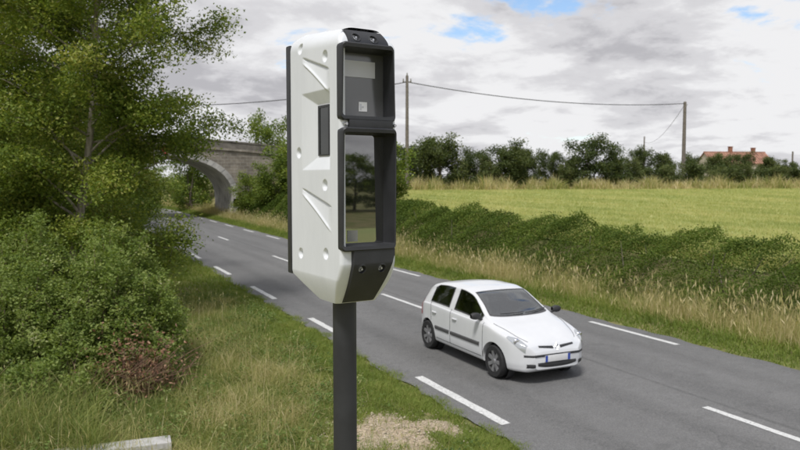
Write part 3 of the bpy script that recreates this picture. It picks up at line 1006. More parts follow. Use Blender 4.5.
# tree line beyond the field
far = [make_tree(50 + i, 6.0, sp, 0.13, 0.06, 26, 5, 11000, 0.30, 'leaf_far', 'bark', clump=0.62, tone0=t0, skirt=sk, flat=0.8, stems=1 + (i % 2))
       for i, (sp, t0, sk) in enumerate([(2.7, 0.45, 0.7), (3.1, 0.38, 0.8), (2.5, 0.55, 0.6), (2.9, 0.5, 0.75)])]
GL = 'trees in the row beyond the field'
row = [  # px, top row y, depth, variant, width scale, label
    (398, 141, 100, 1, 1.0, 'dark tree of the far row half hidden behind the right edge of the speed camera'),
    (419, 140, 104, 0, 0.9, 'tree of the far row just right of the first utility pole'),
    (443, 132, 98, 3, 1.05, 'tallest bushy tree of the far row to the right of the first utility pole'),
    (474, 147, 100, 1, 0.9, 'low dark tree in the far row, first after the gap'),
    (505, 139, 98, 0, 1.15, 'wide tree mid way along the left part of the far row'),
    (527, 145, 104, 2, 0.9, 'slim tree behind the wide one in the far row'),
    (549, 149, 99, 1, 0.85, 'rounded low tree left of the big dark tree in the far row'),
    (592, 135, 97, 1, 1.05, 'big dark rounded tree standing out in the middle of the far row'),
    (571, 157, 103, 2, 0.7, 'small pale tree in the notch left of the big rounded tree'),
    (618, 152, 108, 0, 0.7, 'low tree right of the big rounded tree in the far row'),
    (640, 146, 112, 1, 0.85, 'round dark tree under the short distant pole'),
    (665, 150, 112, 2, 0.8, 'tree immediately left of the second utility pole'),
    (692, 152, 116, 0, 0.8, 'tree immediately right of the second utility pole'),
    (714, 151, 120, 3, 0.9, 'tree in front of the left end of the red roof'),
    (741, 151.5, 122, 1, 0.85, 'dark tree in front of the middle of the red roof'),
    (768, 154, 120, 2, 0.95, 'tree at the right end of the red roofed house'),
    (788, 159, 124, 0, 0.9, 'last low tree of the far row beside the right edge of the picture'),
]
for i, (px, ty, z, v, ws, lab) in enumerate(row):
    x, y = cam_xy(px, z)
    g0 = float(H(x, y))
    hh = (hgt(ty, z) - g0) / 7.3
    put_tree(far[v], 'field_tree', lab, 'tree', x, y, i * 1.9 + 0.4, max(hh, 0.55) * ws * 1.05, hh, GL)
lowm = [make_tree(70 + i, 2.4, 1.8, 0.06, 0.02, 22, 5, 5000, 0.24, 'leaf_far', 'bark', clump=0.45, tone0=0.42 + 0.12 * i, skirt=0.9, flat=0.8, stems=2) for i in range(2)]
GS = 'scrub bushes along the far field edge'
for i, (px, ty, z, lab) in enumerate([
        (457, 163, 99, 'small scrub bush filling the first gap of the far row'), (488, 164, 97, 'scrub bush at the far field edge below the wide tree'),
        (520, 165, 98, 'low scrub bush at the far field edge left of the big rounded tree'), (566, 166, 97, 'scrub bush just left of the big rounded tree'),
        (612, 164, 99, 'scrub bush just right of the foot of the big rounded tree'), (634, 164, 101, 'dark scrub bush below the short distant pole'),
        (654, 168, 97, 'scrub bush close to the left of the second utility pole'), (670, 171, 95, 'low scrub bush touching the left of the second pole'),
        (698, 165, 102, 'scrub bush right of the second utility pole'), (714, 172, 95, 'isolated low scrub bush in the dry grass right of the second pole'),
        (726, 167, 103, 'scrub bush below the left end of the red roof'), (746, 168, 99, 'scrub bush below the two chimneys'),
        (762, 169, 101, 'scrub bush below the right end of the red roof'), (781, 169, 99, 'scrub bush left of the rightmost pole'), (799, 170, 100, 'scrub bush at the right edge of the picture')]):
    x, y = cam_xy(px, z)
    g0 = float(H(x, y))
    hh = (hgt(ty, z) - g0) / 2.75
    put_tree(lowm[i % 2], 'scrub_bush', lab, 'bush', x, y, i * 2.1, 0.95 + 0.2 * math.sin(i * 3.3), hh, GS, ('stem', 'foliage'))

# vegetation around and behind the bridge
GB = 'bushes and trees around the stone bridge'
bv = [make_tree(80 + i, 5.0, 2.5, 0.08, 0.02, 24, 5, 9000, 0.25, 'leaf_tree', 'bark', clump=0.5, tone0=0.36 + 0.06 * i, skirt=0.9, flat=0.8, stems=2) for i in range(2)]
for i, (X_, Y_, ty, v, ws, lab) in enumerate([
        (17.9, 63, 156, 0, 1.0, 'dark bush on the bank leaning against the right pier of the bridge'),
        (20.0, 59, 143, 1, 1.25, 'tall bush on the bank just left of the speed camera'),
        (21.8, 64, 137, 0, 1.3, 'bush rising above the right end of the bridge parapet'),
        (16.5, 67.2, 172, 1, 0.9, 'bush covering the foot of the right pier of the bridge'),
        (5.2, 64, 172, 0, 0.8, 'bush at the left foot of the arch, close to the road edge'),
        (19.2, 50, 176, 0, 0.9, 'low bush on the bank between the bridge bushes and the hedge'),
        (22.5, 53, 143, 1, 1.2, 'bush beside the left edge of the speed camera, behind the bank'),
        (24.5, 55, 140, 0, 1.1, 'bush behind the speed camera head, right of the bridge'),
        (23.0, 84, 112, 1, 0.8, 'loose tall tree behind the right end of the bridge parapet'),
        (14.6, 88, 126, 0, 0.7, 'small round tree peeping over the middle of the bridge'),
        (15.8, 92, 183, 1, 1.0, 'bush seen under the arch on the right side'),
        (17.0, 103, 170, 0, 1.2, 'dark tree seen through the arch above the road bend'),
        (13.5, 116, 165, 1, 1.4, 'dark tree closing the view through the arch'),
        (9.0, 122, 165, 0, 1.4, 'tree beyond the bridge where the road bends left'),
        (3.5, 108, 160, 1, 1.4, 'tree beyond the bridge on the left of the road'),
        (1.5, 88, 150, 0, 1.4, 'tree behind the left abutment of the bridge'),
        (20.5, 96, 160, 1, 1.4, 'tree behind the right abutment of the bridge')]):
    z = X_ * SY + Y_ * CY
    g0 = float(H(X_, Y_))
    hh = (hgt(ty, z) - g0) / 5.9
    put_tree(bv[v], 'bridge_bush', lab, 'tree' if ('tree' in lab.split('bush')[0]) else 'bush', X_, Y_, i * 1.7, max(0.75, min(hh, 1.3)) * ws, hh, GB, ('stem', 'foliage'))

# trees behind the camera, seen only as reflections in the glass
bt1 = make_tree(91, 9, 3.6, 0.2, 0.1, 24, 5, 9000, 0.32, 'leaf_tree', 'bark', clump=0.6, tone0=0.4, skirt=0.7)
for i, (o_, dd, s, lab) in enumerate([(-9, 2, 0.62, 'leftmost of the trees mirrored in the dark lower glass'), (-4.5, -3, 0.5, 'low tree mirrored left of the middle of the dark glass'),
                                    (-1, 1, 0.64, 'tree mirrored in the middle of the dark lower glass'), (2.5, -2, 0.46, 'lowest tree mirrored in the dark lower glass'),
                                    (6, 2, 0.6, 'tree mirrored right of the middle of the dark glass'), (11, 0, 0.66, 'rightmost of the trees mirrored in the dark lower glass')]):
    put_tree(bt1, 'mirrored_tree', lab, 'tree', 45 + dd * 0.58 + o_ * 0.815, -58.6 - dd * 0.815 + o_ * 0.58, i * 1.1, s * 1.5, s, 'trees behind the viewpoint')

# ------------------------------------------------------------------ stone bridge
def bridge():
    b = thing('stone_bridge', 'old stone arch bridge crossing over the road in the distance', 'bridge', (0, 0, 0))
    Y0, Y1 = 70.0, 79.0
    cx, hs, sp, rise = 8.2, 7.5, 1.9, 4.1
    def intr(x, e=0.0):
        t = min(1, abs((x - cx) / (hs + e)))
        return sp + (rise + e) * (1 - t ** 2.5) ** (1 / 2.2)
    def top(x):
        return 7.85 - 0.045 * (x - 9) - 0.0018 * (x - 9) ** 2 - 0.85
    xs_in = [cx + hs * math.sin(a) for a in np.linspace(-math.pi / 2, math.pi / 2, 49)]
    # spandrel walls with the arch opening: front and back, joined by the soffit
    for Yf in (Y0, Y1):
        mb = MB()
        G = [[(x, Yf, max(intr(x, 0.5), intr(x)) if abs(x - cx) < hs + .5 else sp), (x, Yf, top(x))] for x in [cx + (hs + 0.5) * math.sin(a) for a in np.linspace(-math.pi / 2, math.pi / 2, 49)]]
        mb.grid(G)
        for xa, xb in ((-12, cx - hs - 0.5), (cx + hs + 0.5, 32)):
            mb.grid([[(x, Yf, -0.4), (x, Yf, top(x))] for x in np.linspace(xa, xb, 9)])
        mb.build('wall', 'bridge_stone', b)
    # deck
    MB().grid([[(x, Y0, top(x)), (x, Y1, top(x))] for x in np.linspace(-12, 32, 23)]).build('deck', 'asphalt', b)
    # vault soffit and abutment faces
    mb = MB()
    mb.grid([[(x, y, intr(x)) for y in np.linspace(Y0 + 0.02, Y1 - 0.02, 5)] for x in xs_in])
    for s in (-1, 1):
        x = cx + s * hs
        mb.grid([[(x, y, z) for y in np.linspace(Y0 + 0.02, Y1 - 0.02, 5)] for z in (-0.4, 0.5, sp)])
    mb.build('vault', 'bridge_arch', b, 60)
    # voussoirs: the ring of arch stones, front and back, and pier stones below
    angs = np.linspace(-math.pi / 2, math.pi / 2, 34)
    for Yf, sg in ((Y0, -1), (Y1, 1)):
        for k in range(33):
            q = [(cx + hs * math.sin(a), intr(cx + hs * math.sin(a)), cx + (hs + 0.5) * math.sin(a), intr(cx + (hs + 0.5) * math.sin(a), 0.5)) for a in (angs[k] + 0.0015, angs[k + 1] - 0.0015)]
            pr = 0.04 + 0.012 * ((k * 7) % 3)
            ya, yb = (Yf - pr, Yf + 0.3) if sg < 0 else (Yf - 0.3, Yf + pr)
            (a0, a1, a2, a3), (b0, b1, b2, b3) = q
            vs = [(a0, ya, a1), (b0, ya, b1), (b2, ya, b3), (a2, ya, a3), (a0, yb, a1), (b0, yb, b1), (b2, yb, b3), (a2, yb, a3)]
            MB().add(vs, [(0, 1, 2, 3), (4, 7, 6, 5), (0, 4, 5, 1), (1, 5, 6, 2), (2, 6, 7, 3), (3, 7, 4, 0)]).build('arch_stone', 'bridge_arch', b)
        for s in (-1, 1):
            for k in range(4):
                z0, z1 = -0.4 + k * 0.4, -0.4 + k * 0.4 + 0.385
                xa, xb = sorted((cx + s * hs, cx + s * (hs + 0.55 + 0.12 * (k % 2))))
                ya, yb = (Yf - 0.07, Yf + 0.3) if sg < 0 else (Yf - 0.3, Yf + 0.07)
                MB().box(xa, xb, ya, yb, z0, z1).build('pier_stone', 'bridge_arch', b)
    # parapets with string course and coping stones
    for Yf, sg in ((Y0, -1), (Y1, 1)):
        ya, yb = (Yf - 0.02, Yf + 0.38) if sg < 0 else (Yf - 0.38, Yf + 0.02)
        xs_ = np.linspace(-12, 32, 23)
        mb = MB()
        for x0, x1 in zip(xs_[:-1], xs_[1:]):
            vs = [(x0, ya, top(x0)), (x1, ya, top(x1)), (x1, yb, top(x1)), (x0, yb, top(x0)),
                  (x0, ya, top(x0) + 0.72), (x1, ya, top(x1) + 0.72), (x1, yb, top(x1) + 0.72), (x0, yb, top(x0) + 0.72)]
            mb.add(vs, [(4, 5, 6, 7), (0, 1, 5, 4), (2, 3, 7, 6)])
        mb.build('parapet', 'bridge_cap', b)
        mb = MB()
        for x0, x1 in zip(xs_[:-1], xs_[1:]):
            vs = [(x0, ya - 0.12, top(x0) - 0.10), (x1, ya - 0.12, top(x1) - 0.10), (x1, yb + 0.12, top(x1) - 0.10), (x0, yb + 0.12, top(x0) - 0.10),
                  (x0, ya - 0.12, top(x0) + 0.10), (x1, ya - 0.12, top(x1) + 0.10), (x1, yb + 0.12, top(x1) + 0.10), (x0, yb + 0.12, top(x0) + 0.10)]
            mb.add(vs, [(0, 3, 2, 1), (4, 5, 6, 7), (0, 1, 5, 4), (2, 3, 7, 6)])
        mb.build('string_course', 'bridge_stone', b)
        r = np.random.default_rng(3)
        xk = -12.0
        while xk < 31.5:
            w = r.uniform(0.85, 1.15); x0, x1 = xk + 0.015, xk + w - 0.015
            dz = r.uniform(-0.015, 0.015)
            vs = []
            for zz_ in (0.724 + dz, 0.86 + dz):
                vs += [(x0, ya - 0.06, top(x0) + zz_), (x1, ya - 0.06, top(x1) + zz_), (x1, yb + 0.06, top(x1) + zz_), (x0, yb + 0.06, top(x0) + zz_)]
            MB().add(vs, [(3, 2, 1, 0), (4, 5, 6, 7), (0, 1, 5, 4), (1, 2, 6, 5), (2, 3, 7, 6), (3, 0, 4, 7)]).build('coping_stone', 'bridge_cap', b)
            xk += w
bridge()
t = thing('height_limit_sign', 'small round red rimmed sign fixed above the crown of the bridge arch', 'road sign', (9.5, 69.86, 6.5))
MB().lathe([(0.0, -0.02), (0.34, -0.02), (0.36, 0.0), (0.34, 0.1), (0.0, 0.1)], 28, 'y', (0, 0, 0)).build('sign_plate', 'sign_red', t, 40)
MB().lathe([(0.0, -0.026), (0.235, -0.026), (0.235, -0.018), (0, -0.018)], 28, 'y').build('sign_face', 'sign_white', t)

# ------------------------------------------------------------------ utility poles and wires
def pole(px, ty, z, width, label, arm=False, group='wooden utility poles across the countryside'):
    x, y = cam_xy(px, z)
    g0 = float(H(x, y)); top = hgt(ty, z)
    t = thing('utility_pole', label, 'utility pole', (x, y, g0), 0, group)
    h = top - g0
    MB().tube([(0, 0, -0.3), (0, 0, h * 0.5), (0, 0, h)], [width / 2, width * 0.44, width * 0.36], 10).build('pole_shaft', 'weathered_wood', t, 50)
    if arm:
        a = MB()
        a.tube([(-0.5, 0.2, h - 0.75), (0.5, -0.2, h - 0.75)], 0.06, 6)
        a.build('crossarm', 'weathered_wood', t, 50)
        for s in (-0.42, 0.0, 0.42):
            zb = h - 0.69 if s else h
            MB().lathe([(0.0, zb), (0.07, zb), (0.10, zb + 0.12), (0.06, zb + 0.2), (0.09, zb + 0.3), (0.0, zb + 0.36)], 8, 'z', (s, -0.4 * s, 0)).build('insulator', 'insulator', t, 50)
    else:
        MB().lathe([(0.0, h), (width * 0.36, h), (width * 0.2, h + 0.12), (0, h + 0.14)], 8, 'z').build('pole_cap', 'insulator', t, 50)
        MB().tube([(width * 0.3, 0, h - 0.5), (width * 0.75, 0, h - 0.45), (width * 0.75, 0, h - 0.25)], 0.03, 6).build('bracket', 'insulator', t, 50)
    return Vector((x, y, top))
p1 = pole(407, 77, 88, 0.46, 'tall wooden utility pole with a crossarm just right of the speed camera', True)
p2 = pole(682.5, 103, 106, 0.62, 'thick wooden utility pole standing alone in the right half of the field edge')
p3 = pole(643, 137, 210, 0.5, 'short distant pole poking above the trees left of the thick pole')
p4 = pole(791, 152, 180, 0.5, 'thin distant pole at the right edge beyond the red roof')
p0 = pole(28, 101, 80, 0.4, 'utility pole hidden among the left trees carrying the wire')
def wire(a, b, sag, label, rad=0.045):
    pts = [a.lerp(b, t) - Vector((0, 0, sag * 4 * t * (1 - t))) for t in np.linspace(0, 1, 25)]
    mb = MB().tube(pts, rad, 6)
    mb.build('overhead_wire', 'wire', None, 60, label=label, cat='wire', group='overhead wires')
wire(p1 + Vector((0, 0, -0.75)), p2 + Vector((0, 0, -0.2)), 1.1, 'long overhead wire sagging from the crossarm pole to the thick pole', 0.05)
wire(p0 + Vector((0, 0, -0.1)), p1 + Vector((0, 0, -0.75)), 1.5, 'overhead wire running from behind the left trees to the crossarm pole', 0.05)
wire(p2 + Vector((0, 0, -0.3)), p3 + Vector((0, 0, -1.6)), 2.0, 'thin drop wire curving down and away from the top of the thick pole', 0.03)

# ------------------------------------------------------------------ farmhouse
def farmhouse():
    z = 190.0
    x, y = cam_xy(733, z)
    g0 = float(H(x, y))
    t = thing('farmhouse', 'long low farmhouse with a red tiled roof behind the far tree row', 'house', (x, y, g0), -YAW + 0.12)
    L, D, e, rg = 8.3, 4.0, hgt(163.5, z) - g0, hgt(153, z) - g0
    mb = MB()
    mb.add([(-L, -D, -0.5), (L, -D, -0.5), (L, D, -0.5), (-L, D, -0.5), (-L, -D, e), (L, -D, e), (L, D, e), (-L, D, e), (-L, 0, rg - 0.1), (L, 0, rg - 0.1)],
           [(0, 1, 5, 4), (2, 3, 7, 6), (1, 2, 6, 9, 5), (3, 0, 4, 8, 7)])
    mb.build('wall', 'render_wall', t)
    mb = MB()
    for s in (-1, 1):
        vs = []
        for zz_ in (0.0, 0.16):
            vs += [(-L - 0.3, s * (D + 0.4), e - 0.25 + zz_), (L + 0.3, s * (D + 0.4), e - 0.25 + zz_), (L + 0.3, 0.0, rg + zz_), (-L - 0.3, 0.0, rg + zz_)]
        mb.add(vs, [(0, 3, 2, 1), (4, 5, 6, 7), (0, 1, 5, 4), (1, 2, 6, 5), (3, 0, 4, 7)])
    rf = mb.build('roof', 'roof_tile', t)
    for k in range(24):                                             # tile rolls
        xx = -L + 2 * L * (k + 0.5) / 24
        MB().tube([(xx, -D - 0.4, e - 0.06), (xx, 0, rg + 0.19)], 0.09, 5).build('tile_roll', 'roof_tile', rf)
    MB().tube([(-L - 0.3, 0, rg + 0.18), (L + 0.3, 0, rg + 0.18)], 0.16, 6).build('ridge', 'roof_tile', rf)
    for xx, hh in ((-1.2, 1.5), (5.2, 1.2)):
        mb = MB().box(xx - 0.45, xx + 0.45, -0.35, 0.35, rg - 0.5, rg + hh)
        mb.box(xx - 0.55, xx + 0.55, -0.45, 0.45, rg + hh, rg + hh + 0.15)
        c_ = mb.build('chimney', 'brick_chimney', rf)
    for xx in (-6.5, -3.2, 0.4, 3.6, 7.0):
        f = MB().box(xx - 0.6, xx + 0.6, -D - 0.06, -D + 0.05, 0.9, 2.3).build('window', 'white_print', t)
        MB().box(xx - 0.5, xx + 0.5, -D - 0.075, -D - 0.065, 1.0, 2.2).build('pane', 'window_glass', f)
farmhouse()

# ------------------------------------------------------------------ concrete block, lower left
(xa_, ya_), (xb_, yb_) = cam_xy(160, 9.55), cam_xy(42, 9.05)
t = thing('concrete_block', 'pale weathered concrete block lying in the grass at the bottom left of the bush', 'concrete block', ((xa_ + xb_) / 2, (ya_ + yb_) / 2, float(H(xa_, ya_))), math.atan2(ya_ - yb_, xa_ - xb_))
MB().box(-0.78, 0.78, -0.15, 0.15, -0.1, 0.215).build('block_body', 'concrete', t, 30, bevel=0.018)

# ------------------------------------------------------------------ speed camera
PHI = R(32)
W_, D_ = 0.272, 0.53
z0 = 3.0
ex = (341 - 400) / FPX * z0
def speed_camera():
    fr = Vector((math.cos(PHI), math.sin(PHI)))          # along the front, camera frame (right, forward)
    sd_ = Vector((-math.sin(PHI), math.cos(PHI)))        # along the side, away
    def w2(a, b):                                        # camera frame -> world
        return Vector((b * SY + a * CY, b * CY - a * SY))
    E = w2(ex, z0)
    fw = w2(*fr); sw = w2(*sd_)
    ctr = E + fw * (W_ / 2) + sw * (D_ * 0.44)
    g0 = float(H(ctr.x, ctr.y))
    t = thing('speed_camera', 'tall white and black roadside speed camera on a black post in the foreground', 'speed camera', (ctr.x, ctr.y, g0), math.atan2(fw.y, fw.x))
    # local frame: x = u - W/2, y = v - 0.44 D, z = h + CAM_H - g0
    zo = CAM_H - g0
    def P3(u, v, h):
        return (u - W_ / 2, v - 0.44 * D_, h + zo)
    def ringbox(u0, u1, v0, v1, h0, h1, mb):
        a, b = P3(u0, v0, h0), P3(u1, v1, h1)
        mb.box(a[0], b[0], a[1], b[1], a[2], b[2])
    HT, HB = 0.628, -0.545
    # --- shell as a loft with dimples, slot and creases pressed into the side
    def vf(h):    # front plane, curving back under the chin and over the cap
        return 0.004 + 0.115 * max(0, (-0.36 - h) / 0.185) ** 1.35 + 0.06 * max(0, (h - 0.545) / 0.083) ** 2
    def vb(h):    # back
        return D_ - (0.235 * (max(0, -0.445 - h) / 0.10)) - 0.06 * max(0, (h - 0.56) / 0.068) ** 2.2
    def ui(h):    # inset of the sides
        return 0.062 * (max(0, (h - 0.548)) / 0.080) ** 2.4 + 0.035 * (max(0, (-0.43 - h) / 0.115)) ** 1.3
    def shear(v, h):   # the top rises towards the back
        return h + 0.05 * (v / D_) * max(0, h - 0.25) / 0.37
    def front_v(u, h):  # recesses behind the two windows
        if 0.0235 < u < 0.2535 and (0.262 < h < 0.545 or -0.292 < h < 0.197):
            return 0.100
        return 0.0
    SLOT = (0.252, 0.150, 0.104, 0.320)
    dim = [(0.400, 0.592), (0.143, 0.524), (0.421, 0.120), (0.151, -0.027), (0.409, -0.345), (0.146, -0.326)]
    def side_disp(v, h):
        d = 0.0
        for a, b in dim:
            q = math.hypot(v - a, h - b) / 0.0245
            if q < 1: d = max(d, 0.017 * (1 - q ** 3.0))
        # slot recess
        o = (0.385, 0.098, 0.385, 0.040); s_ = (SLOT[0] + 0.006, SLOT[1] - 0.006, SLOT[3] + 0.006, SLOT[2] - 0.004)
        if o[1] < v < o[0] and o[3] < h < o[2]:
            fx = min((o[0] - v) / (o[0] - s_[0]), (v - o[1]) / max(1e-3, s_[1] - o[1]), (o[2] - h) / (o[2] - s_[2]), (h - o[3]) / (s_[3] - o[3]))
            d = max(d, 0.024 * min(1, max(0, fx)))
        # two pressed creases: a groove on top, a shallow scoop below it ending in a raised lip
        for la, lb, ca in (((0.376, 0.548), (0.102, 0.466), 0.075), ((0.390, -0.043), (0.086, -0.120), 0.085)):
            if lb[0] < v < la[0]:
                k = (la[0] - v) / (la[0] - lb[0])
                hl = la[1] + (lb[1] - la[1]) * k
                wd = 0.024 + ca * k ** 1.3
                en = min(1, k * 7, (1 - k) * 7)
                q = (hl - h) / wd
                if 0 < q < 1: d = max(d, 0.009 * (1 - q) ** 0.8 * en * min(1, (hl - h) / 0.003))
                g_ = (h - hl + 0.004) / 0.0045
                if abs(g_) < 2.5: d = max(d, 0.013 * en * math.exp(-g_ * g_))
                g_ = (h - hl + wd) / 0.0055
                if abs(g_) < 2.5: d -= 0.0045 * en * math.exp(-g_ * g_)
        return d
    hs_ = list(np.concatenate([np.linspace(HB, -0.43, 26), np.linspace(-0.427, 0.546, 330), np.linspace(0.549, HT, 30)]))
    nside, rc = 150, 0.016
    uf = [0.018, 0.0230, 0.0240, 0.06, 0.13, 0.20, 0.2530, 0.2540, 0.2555]
    rows = []
    for h in hs_:
        a, b, i = vf(h), vb(h), ui(h)
        row = []
        for v in np.linspace(b - rc, a + rc, nside):          # left side, back to front
            hh = shear(v, h)
            row.append(P3(i + side_disp(v, hh), v, hh))
        for q in np.linspace(0, math.pi / 2, 7)[1:]:
            row.append(P3(i + rc * (1 - math.cos(q)), a + rc * (1 - math.sin(q)), h))
        ua, ub = i + rc, W_ - i - rc
        for u in uf:
            uu = u if i == 0 else ua + (ub - ua) * (u - 0.016) / 0.2415
            row.append(P3(uu, a + (front_v(u, h) if i == 0 else 0), h))
        for q in np.linspace(0, math.pi / 2, 7)[0:]:
            row.append(P3(W_ - i - rc * (1 - math.sin(q)), a + rc * (1 - math.cos(q)), h))
        for v in np.linspace(a + rc, b - rc, 12)[1:]:
            row.append(P3(W_ - i, v, shear(v, h)))
        for q in np.linspace(0, math.pi / 2, 7)[1:]:
            row.append(P3(W_ - i - rc * (1 - math.cos(q)), b - rc * (1 - math.sin(q)), shear(b, h)))
        for u in np.linspace(W_ - i - rc, i + rc, 8)[1:]:
            row.append(P3(u, b, shear(b, h)))
        for q in np.linspace(0, math.pi / 2, 7)[1:]:
            row.append(P3(i + rc * (1 - math.sin(q)), b - rc * (1 - math.cos(q)), shear(b, h)))
        rows.append(row)
    mb = MB(); nn = len(rows[0])
    vs = [p for r_ in rows for p in r_]
    fs = [(k * nn + j, k * nn + (j + 1) % nn, (k + 1) * nn + (j + 1) % nn, (k + 1) * nn + j) for k in range(len(rows) - 1) for j in range(nn)]
    fs += [tuple(range(nn)), tuple(range((len(rows) - 1) * nn, len(rows) * nn))]
    mb.add(vs, fs).build('white_shell', 'white_shell', t, 50)
    # --- dark slot window in the side recess
    sm = MB(); ringbox(0.0215, 0.030, SLOT[1], SLOT[0], SLOT[2], SLOT[3], sm)
    sm.build('slot_window', 'slot_glass', t)
    fr_ = MB()
    va, vb_, ha, hb = SLOT[1], SLOT[0], SLOT[2], SLOT[3]
    for (a, b, c_, d_) in ((vb_ - 0.013, vb_ + 0.002, ha - 0.002, hb + 0.002), (va - 0.002, va + 0.004, ha - 0.002, hb + 0.002), (va + 0.004, vb_ - 0.013, hb - 0.008, hb + 0.002), (va + 0.004, vb_ - 0.013, ha - 0.002, ha + 0.004)):
        ringbox(0.0185, 0.031, a, b, c_, d_, fr_)
    fr_.build('slot_frame', 'black_shell', t)
    # --- black back spine
    mb = MB()
    ringbox(-0.006, W_ + 0.006, D_ - 0.022, D_ + 0.022, -0.452, 0.625, mb)
    mb.build('rear_spine', 'black_shell', t, 30, bevel=0.008)
    # --- bezels: rounded frames with depth (outer loop, inner loop, front and inner wall)
    def rrect(u0, u1, h0, h1, r_, n=6):
        out = []
        for (cx_, cy_, a0) in ((u1 - r_, h1 - r_, 0), (u0 + r_, h1 - r_, 90), (u0 + r_, h0 + r_, 180), (u1 - r_, h0 + r_, 270)):
            for k in range(n + 1):
                a = R(a0 + 90 * k / n)
                out.append((cx_ + r_ * math.cos(a), cy_ + r_ * math.sin(a)))
        return out
    def bezel(name, u0, u1, h0, h1, brow, depth, th, sill=0.0, taper=0.0):
        """a deep hooded frame; brow = how far the top juts out, depth = how deep the glass sits"""
        tap = lambda L: [(u - taper * max(0, (h - h0) / (h1 - h0)) * max(0, (u - u0) / (u1 - u0)), h) for u, h in L]
        o_ = tap(rrect(u0, u1, h0, h1, 0.020)); i_ = tap(rrect(u0 + th, u1 - th * 0.7, h0 + 0.0195, h1 - 0.0195, 0.012))
        g_ = rrect(0.0275, 0.2455, h0 + 0.0225, h1 - 0.027, 0.004)
        def jut(u, h):
            f = (h - h0) / (h1 - h0)
            bow = 1 - ((u - (u0 + u1) / 2) / ((u1 - u0) / 2)) ** 2
            return -(0.013 + brow * max(0, (f - 0.55) / 0.45) ** 1.2 + (0.016 * bow) * (f > 0.5) + sill * bow * (f < 0.2))
        n = len(o_)
        L0 = [P3(u, 0.022, h) for u, h in o_]
        L1 = [P3(u, jut(u, h) + 0.006, h) for u, h in o_]
        L1b = [P3(u + (i_[k][0] - u) * 0.3, jut(u, h), h + (i_[k][1] - h) * 0.3) for k, (u, h) in enumerate(o_)]
        L2 = [P3(i_[k][0], jut(*o_[k]) + 0.002, i_[k][1]) for k in range(n)]
        L3 = [P3(u, depth, h) for u, h in g_]
        vs = L0 + L1 + L1b + L2 + L3
        fs = []
        for l in range(4):
            for k in range(n):
                fs.append((l * n + k, l * n + (k + 1) % n, (l + 1) * n + (k + 1) % n, (l + 1) * n + k))
        return MB().add(vs, fs).build(name, 'black_shell', t, 35), i_
    bezel('upper_hood', -0.0055, W_ - 0.010, 0.243, 0.562, 0.014, 0.072, 0.0105, 0.0, 0.020)
    bezel('lower_hood', -0.0035, W_ - 0.009, -0.305, 0.214, 0.012, 0.072, 0.0105, 0.014, 0.004)
    # bridge piece between the two hoods
    mb = MB(); ringbox(0.035, W_ - 0.024, -0.012, 0.006, 0.205, 0.252, mb)
    mb.build('hood_bridge', 'black_shell', t, 30, bevel=0.004)
    for uu in (0.022, W_ - 0.014):
        o_ = P3(uu, -0.004, 0.2285)
        MB().lathe([(0.0, -0.010), (0.006, -0.010), (0.0075, -0.006), (0.0075, 0.012)], 12, 'y', o_).build('bolt', 'steel_bolt', t, 40)
    # glass panes deep in the hoods
    def pane(name, mat, u0, u1, h0, h1, v, parent):
        mb = MB(); ringbox(u0, u1, v, v + 0.004, h0, h1, mb)
        return mb.build(name, mat, parent)
    gu = pane('upper_window', 'smoked_glass', 0.026, 0.248, 0.262, 0.544, 0.0700, t)
    pane('display_panel', 'grey_panel', 0.034, 0.203, 0.434, 0.503, 0.0665, gu)
    gl = pane('lower_window', 'dark_glass', 0.026, 0.248, -0.287, 0.196, 0.0700, t)
    st_ = pane('sticker', 'sticker_grey', 0.066, 0.116, -0.271, -0.222, 0.0682, gl)
    lab = pane('label_plate', 'white_print', 0.124, 0.164, 0.290, 0.330, 0.0680, gu)
    mb = MB()
    ringbox(0.128, 0.136, 0.0668, 0.0676, 0.297, 0.323, mb); ringbox(0.136, 0.147, 0.0668, 0.0676, 0.306, 0.313, mb)
    mb.build('label_print', 'grey_panel', lab)
    # chin and cap: black panels that follow the shell, with two bolt cups each
    def skin(name, uL, uR, h0, h1, cups, proud, cr, nu=72, nh=72):
        G = []
        for j in range(nh + 1):
            h = h0 + (h1 - h0) * j / nh
            row = []
            for i in range(nu + 1):
                k = i / nu
                u = uL(h) + (uR(h) - uL(h)) * k
                e = min(k, 1 - k) * nu; e2 = min(j, nh - j)
                d = proud * min(1, e / 2.0) ** 0.5 * min(1, e2 / 2.0) ** 0.5
                for cu, ch in cups:
                    q = math.hypot(u - cu, h - ch) / cr
                    if q < 1.25:
                        d = d - (proud * 1.02) * (1 - sstep(0.72, 1.0, q)) + 0.002 * (0.95 < q < 1.25)
                row.append(P3(u, vf(h) - d, h))
            G.append(row)
        o = MB().grid(G).build(name, 'black_shell', t, 40)
        for cu, ch in cups:
            q = P3(cu + 0.003, vf(ch) - 0.004, ch)
            MB().lathe([(0.0, -0.006), (0.0045, -0.006), (0.006, -0.003), (0.006, 0.003)], 12, 'y', q).build('bolt', 'steel_bolt', o, 40)
        return o
    skin('chin_panel', lambda h: 0.050 + 0.012 * max(0, (-0.40 - h) / 0.14), lambda h: 0.262 - 0.016 * max(0, (-0.33 - h) / 0.05) ** 0.7 - 0.004 * max(0, (-0.42 - h) / .1),
         -0.543, -0.296, [(0.097, -0.385), (0.194, -0.386)], 0.016, 0.0165)
    skin('cap_panel', lambda h: 0.040 + 0.0 * h, lambda h: 0.232 - 0.012 * max(0, (h - 0.575) / 0.05), 0.552, 0.626, [(0.078, 0.590), (0.160, 0.588)], 0.016, 0.0165)
    # cap continues over the top
    G = []
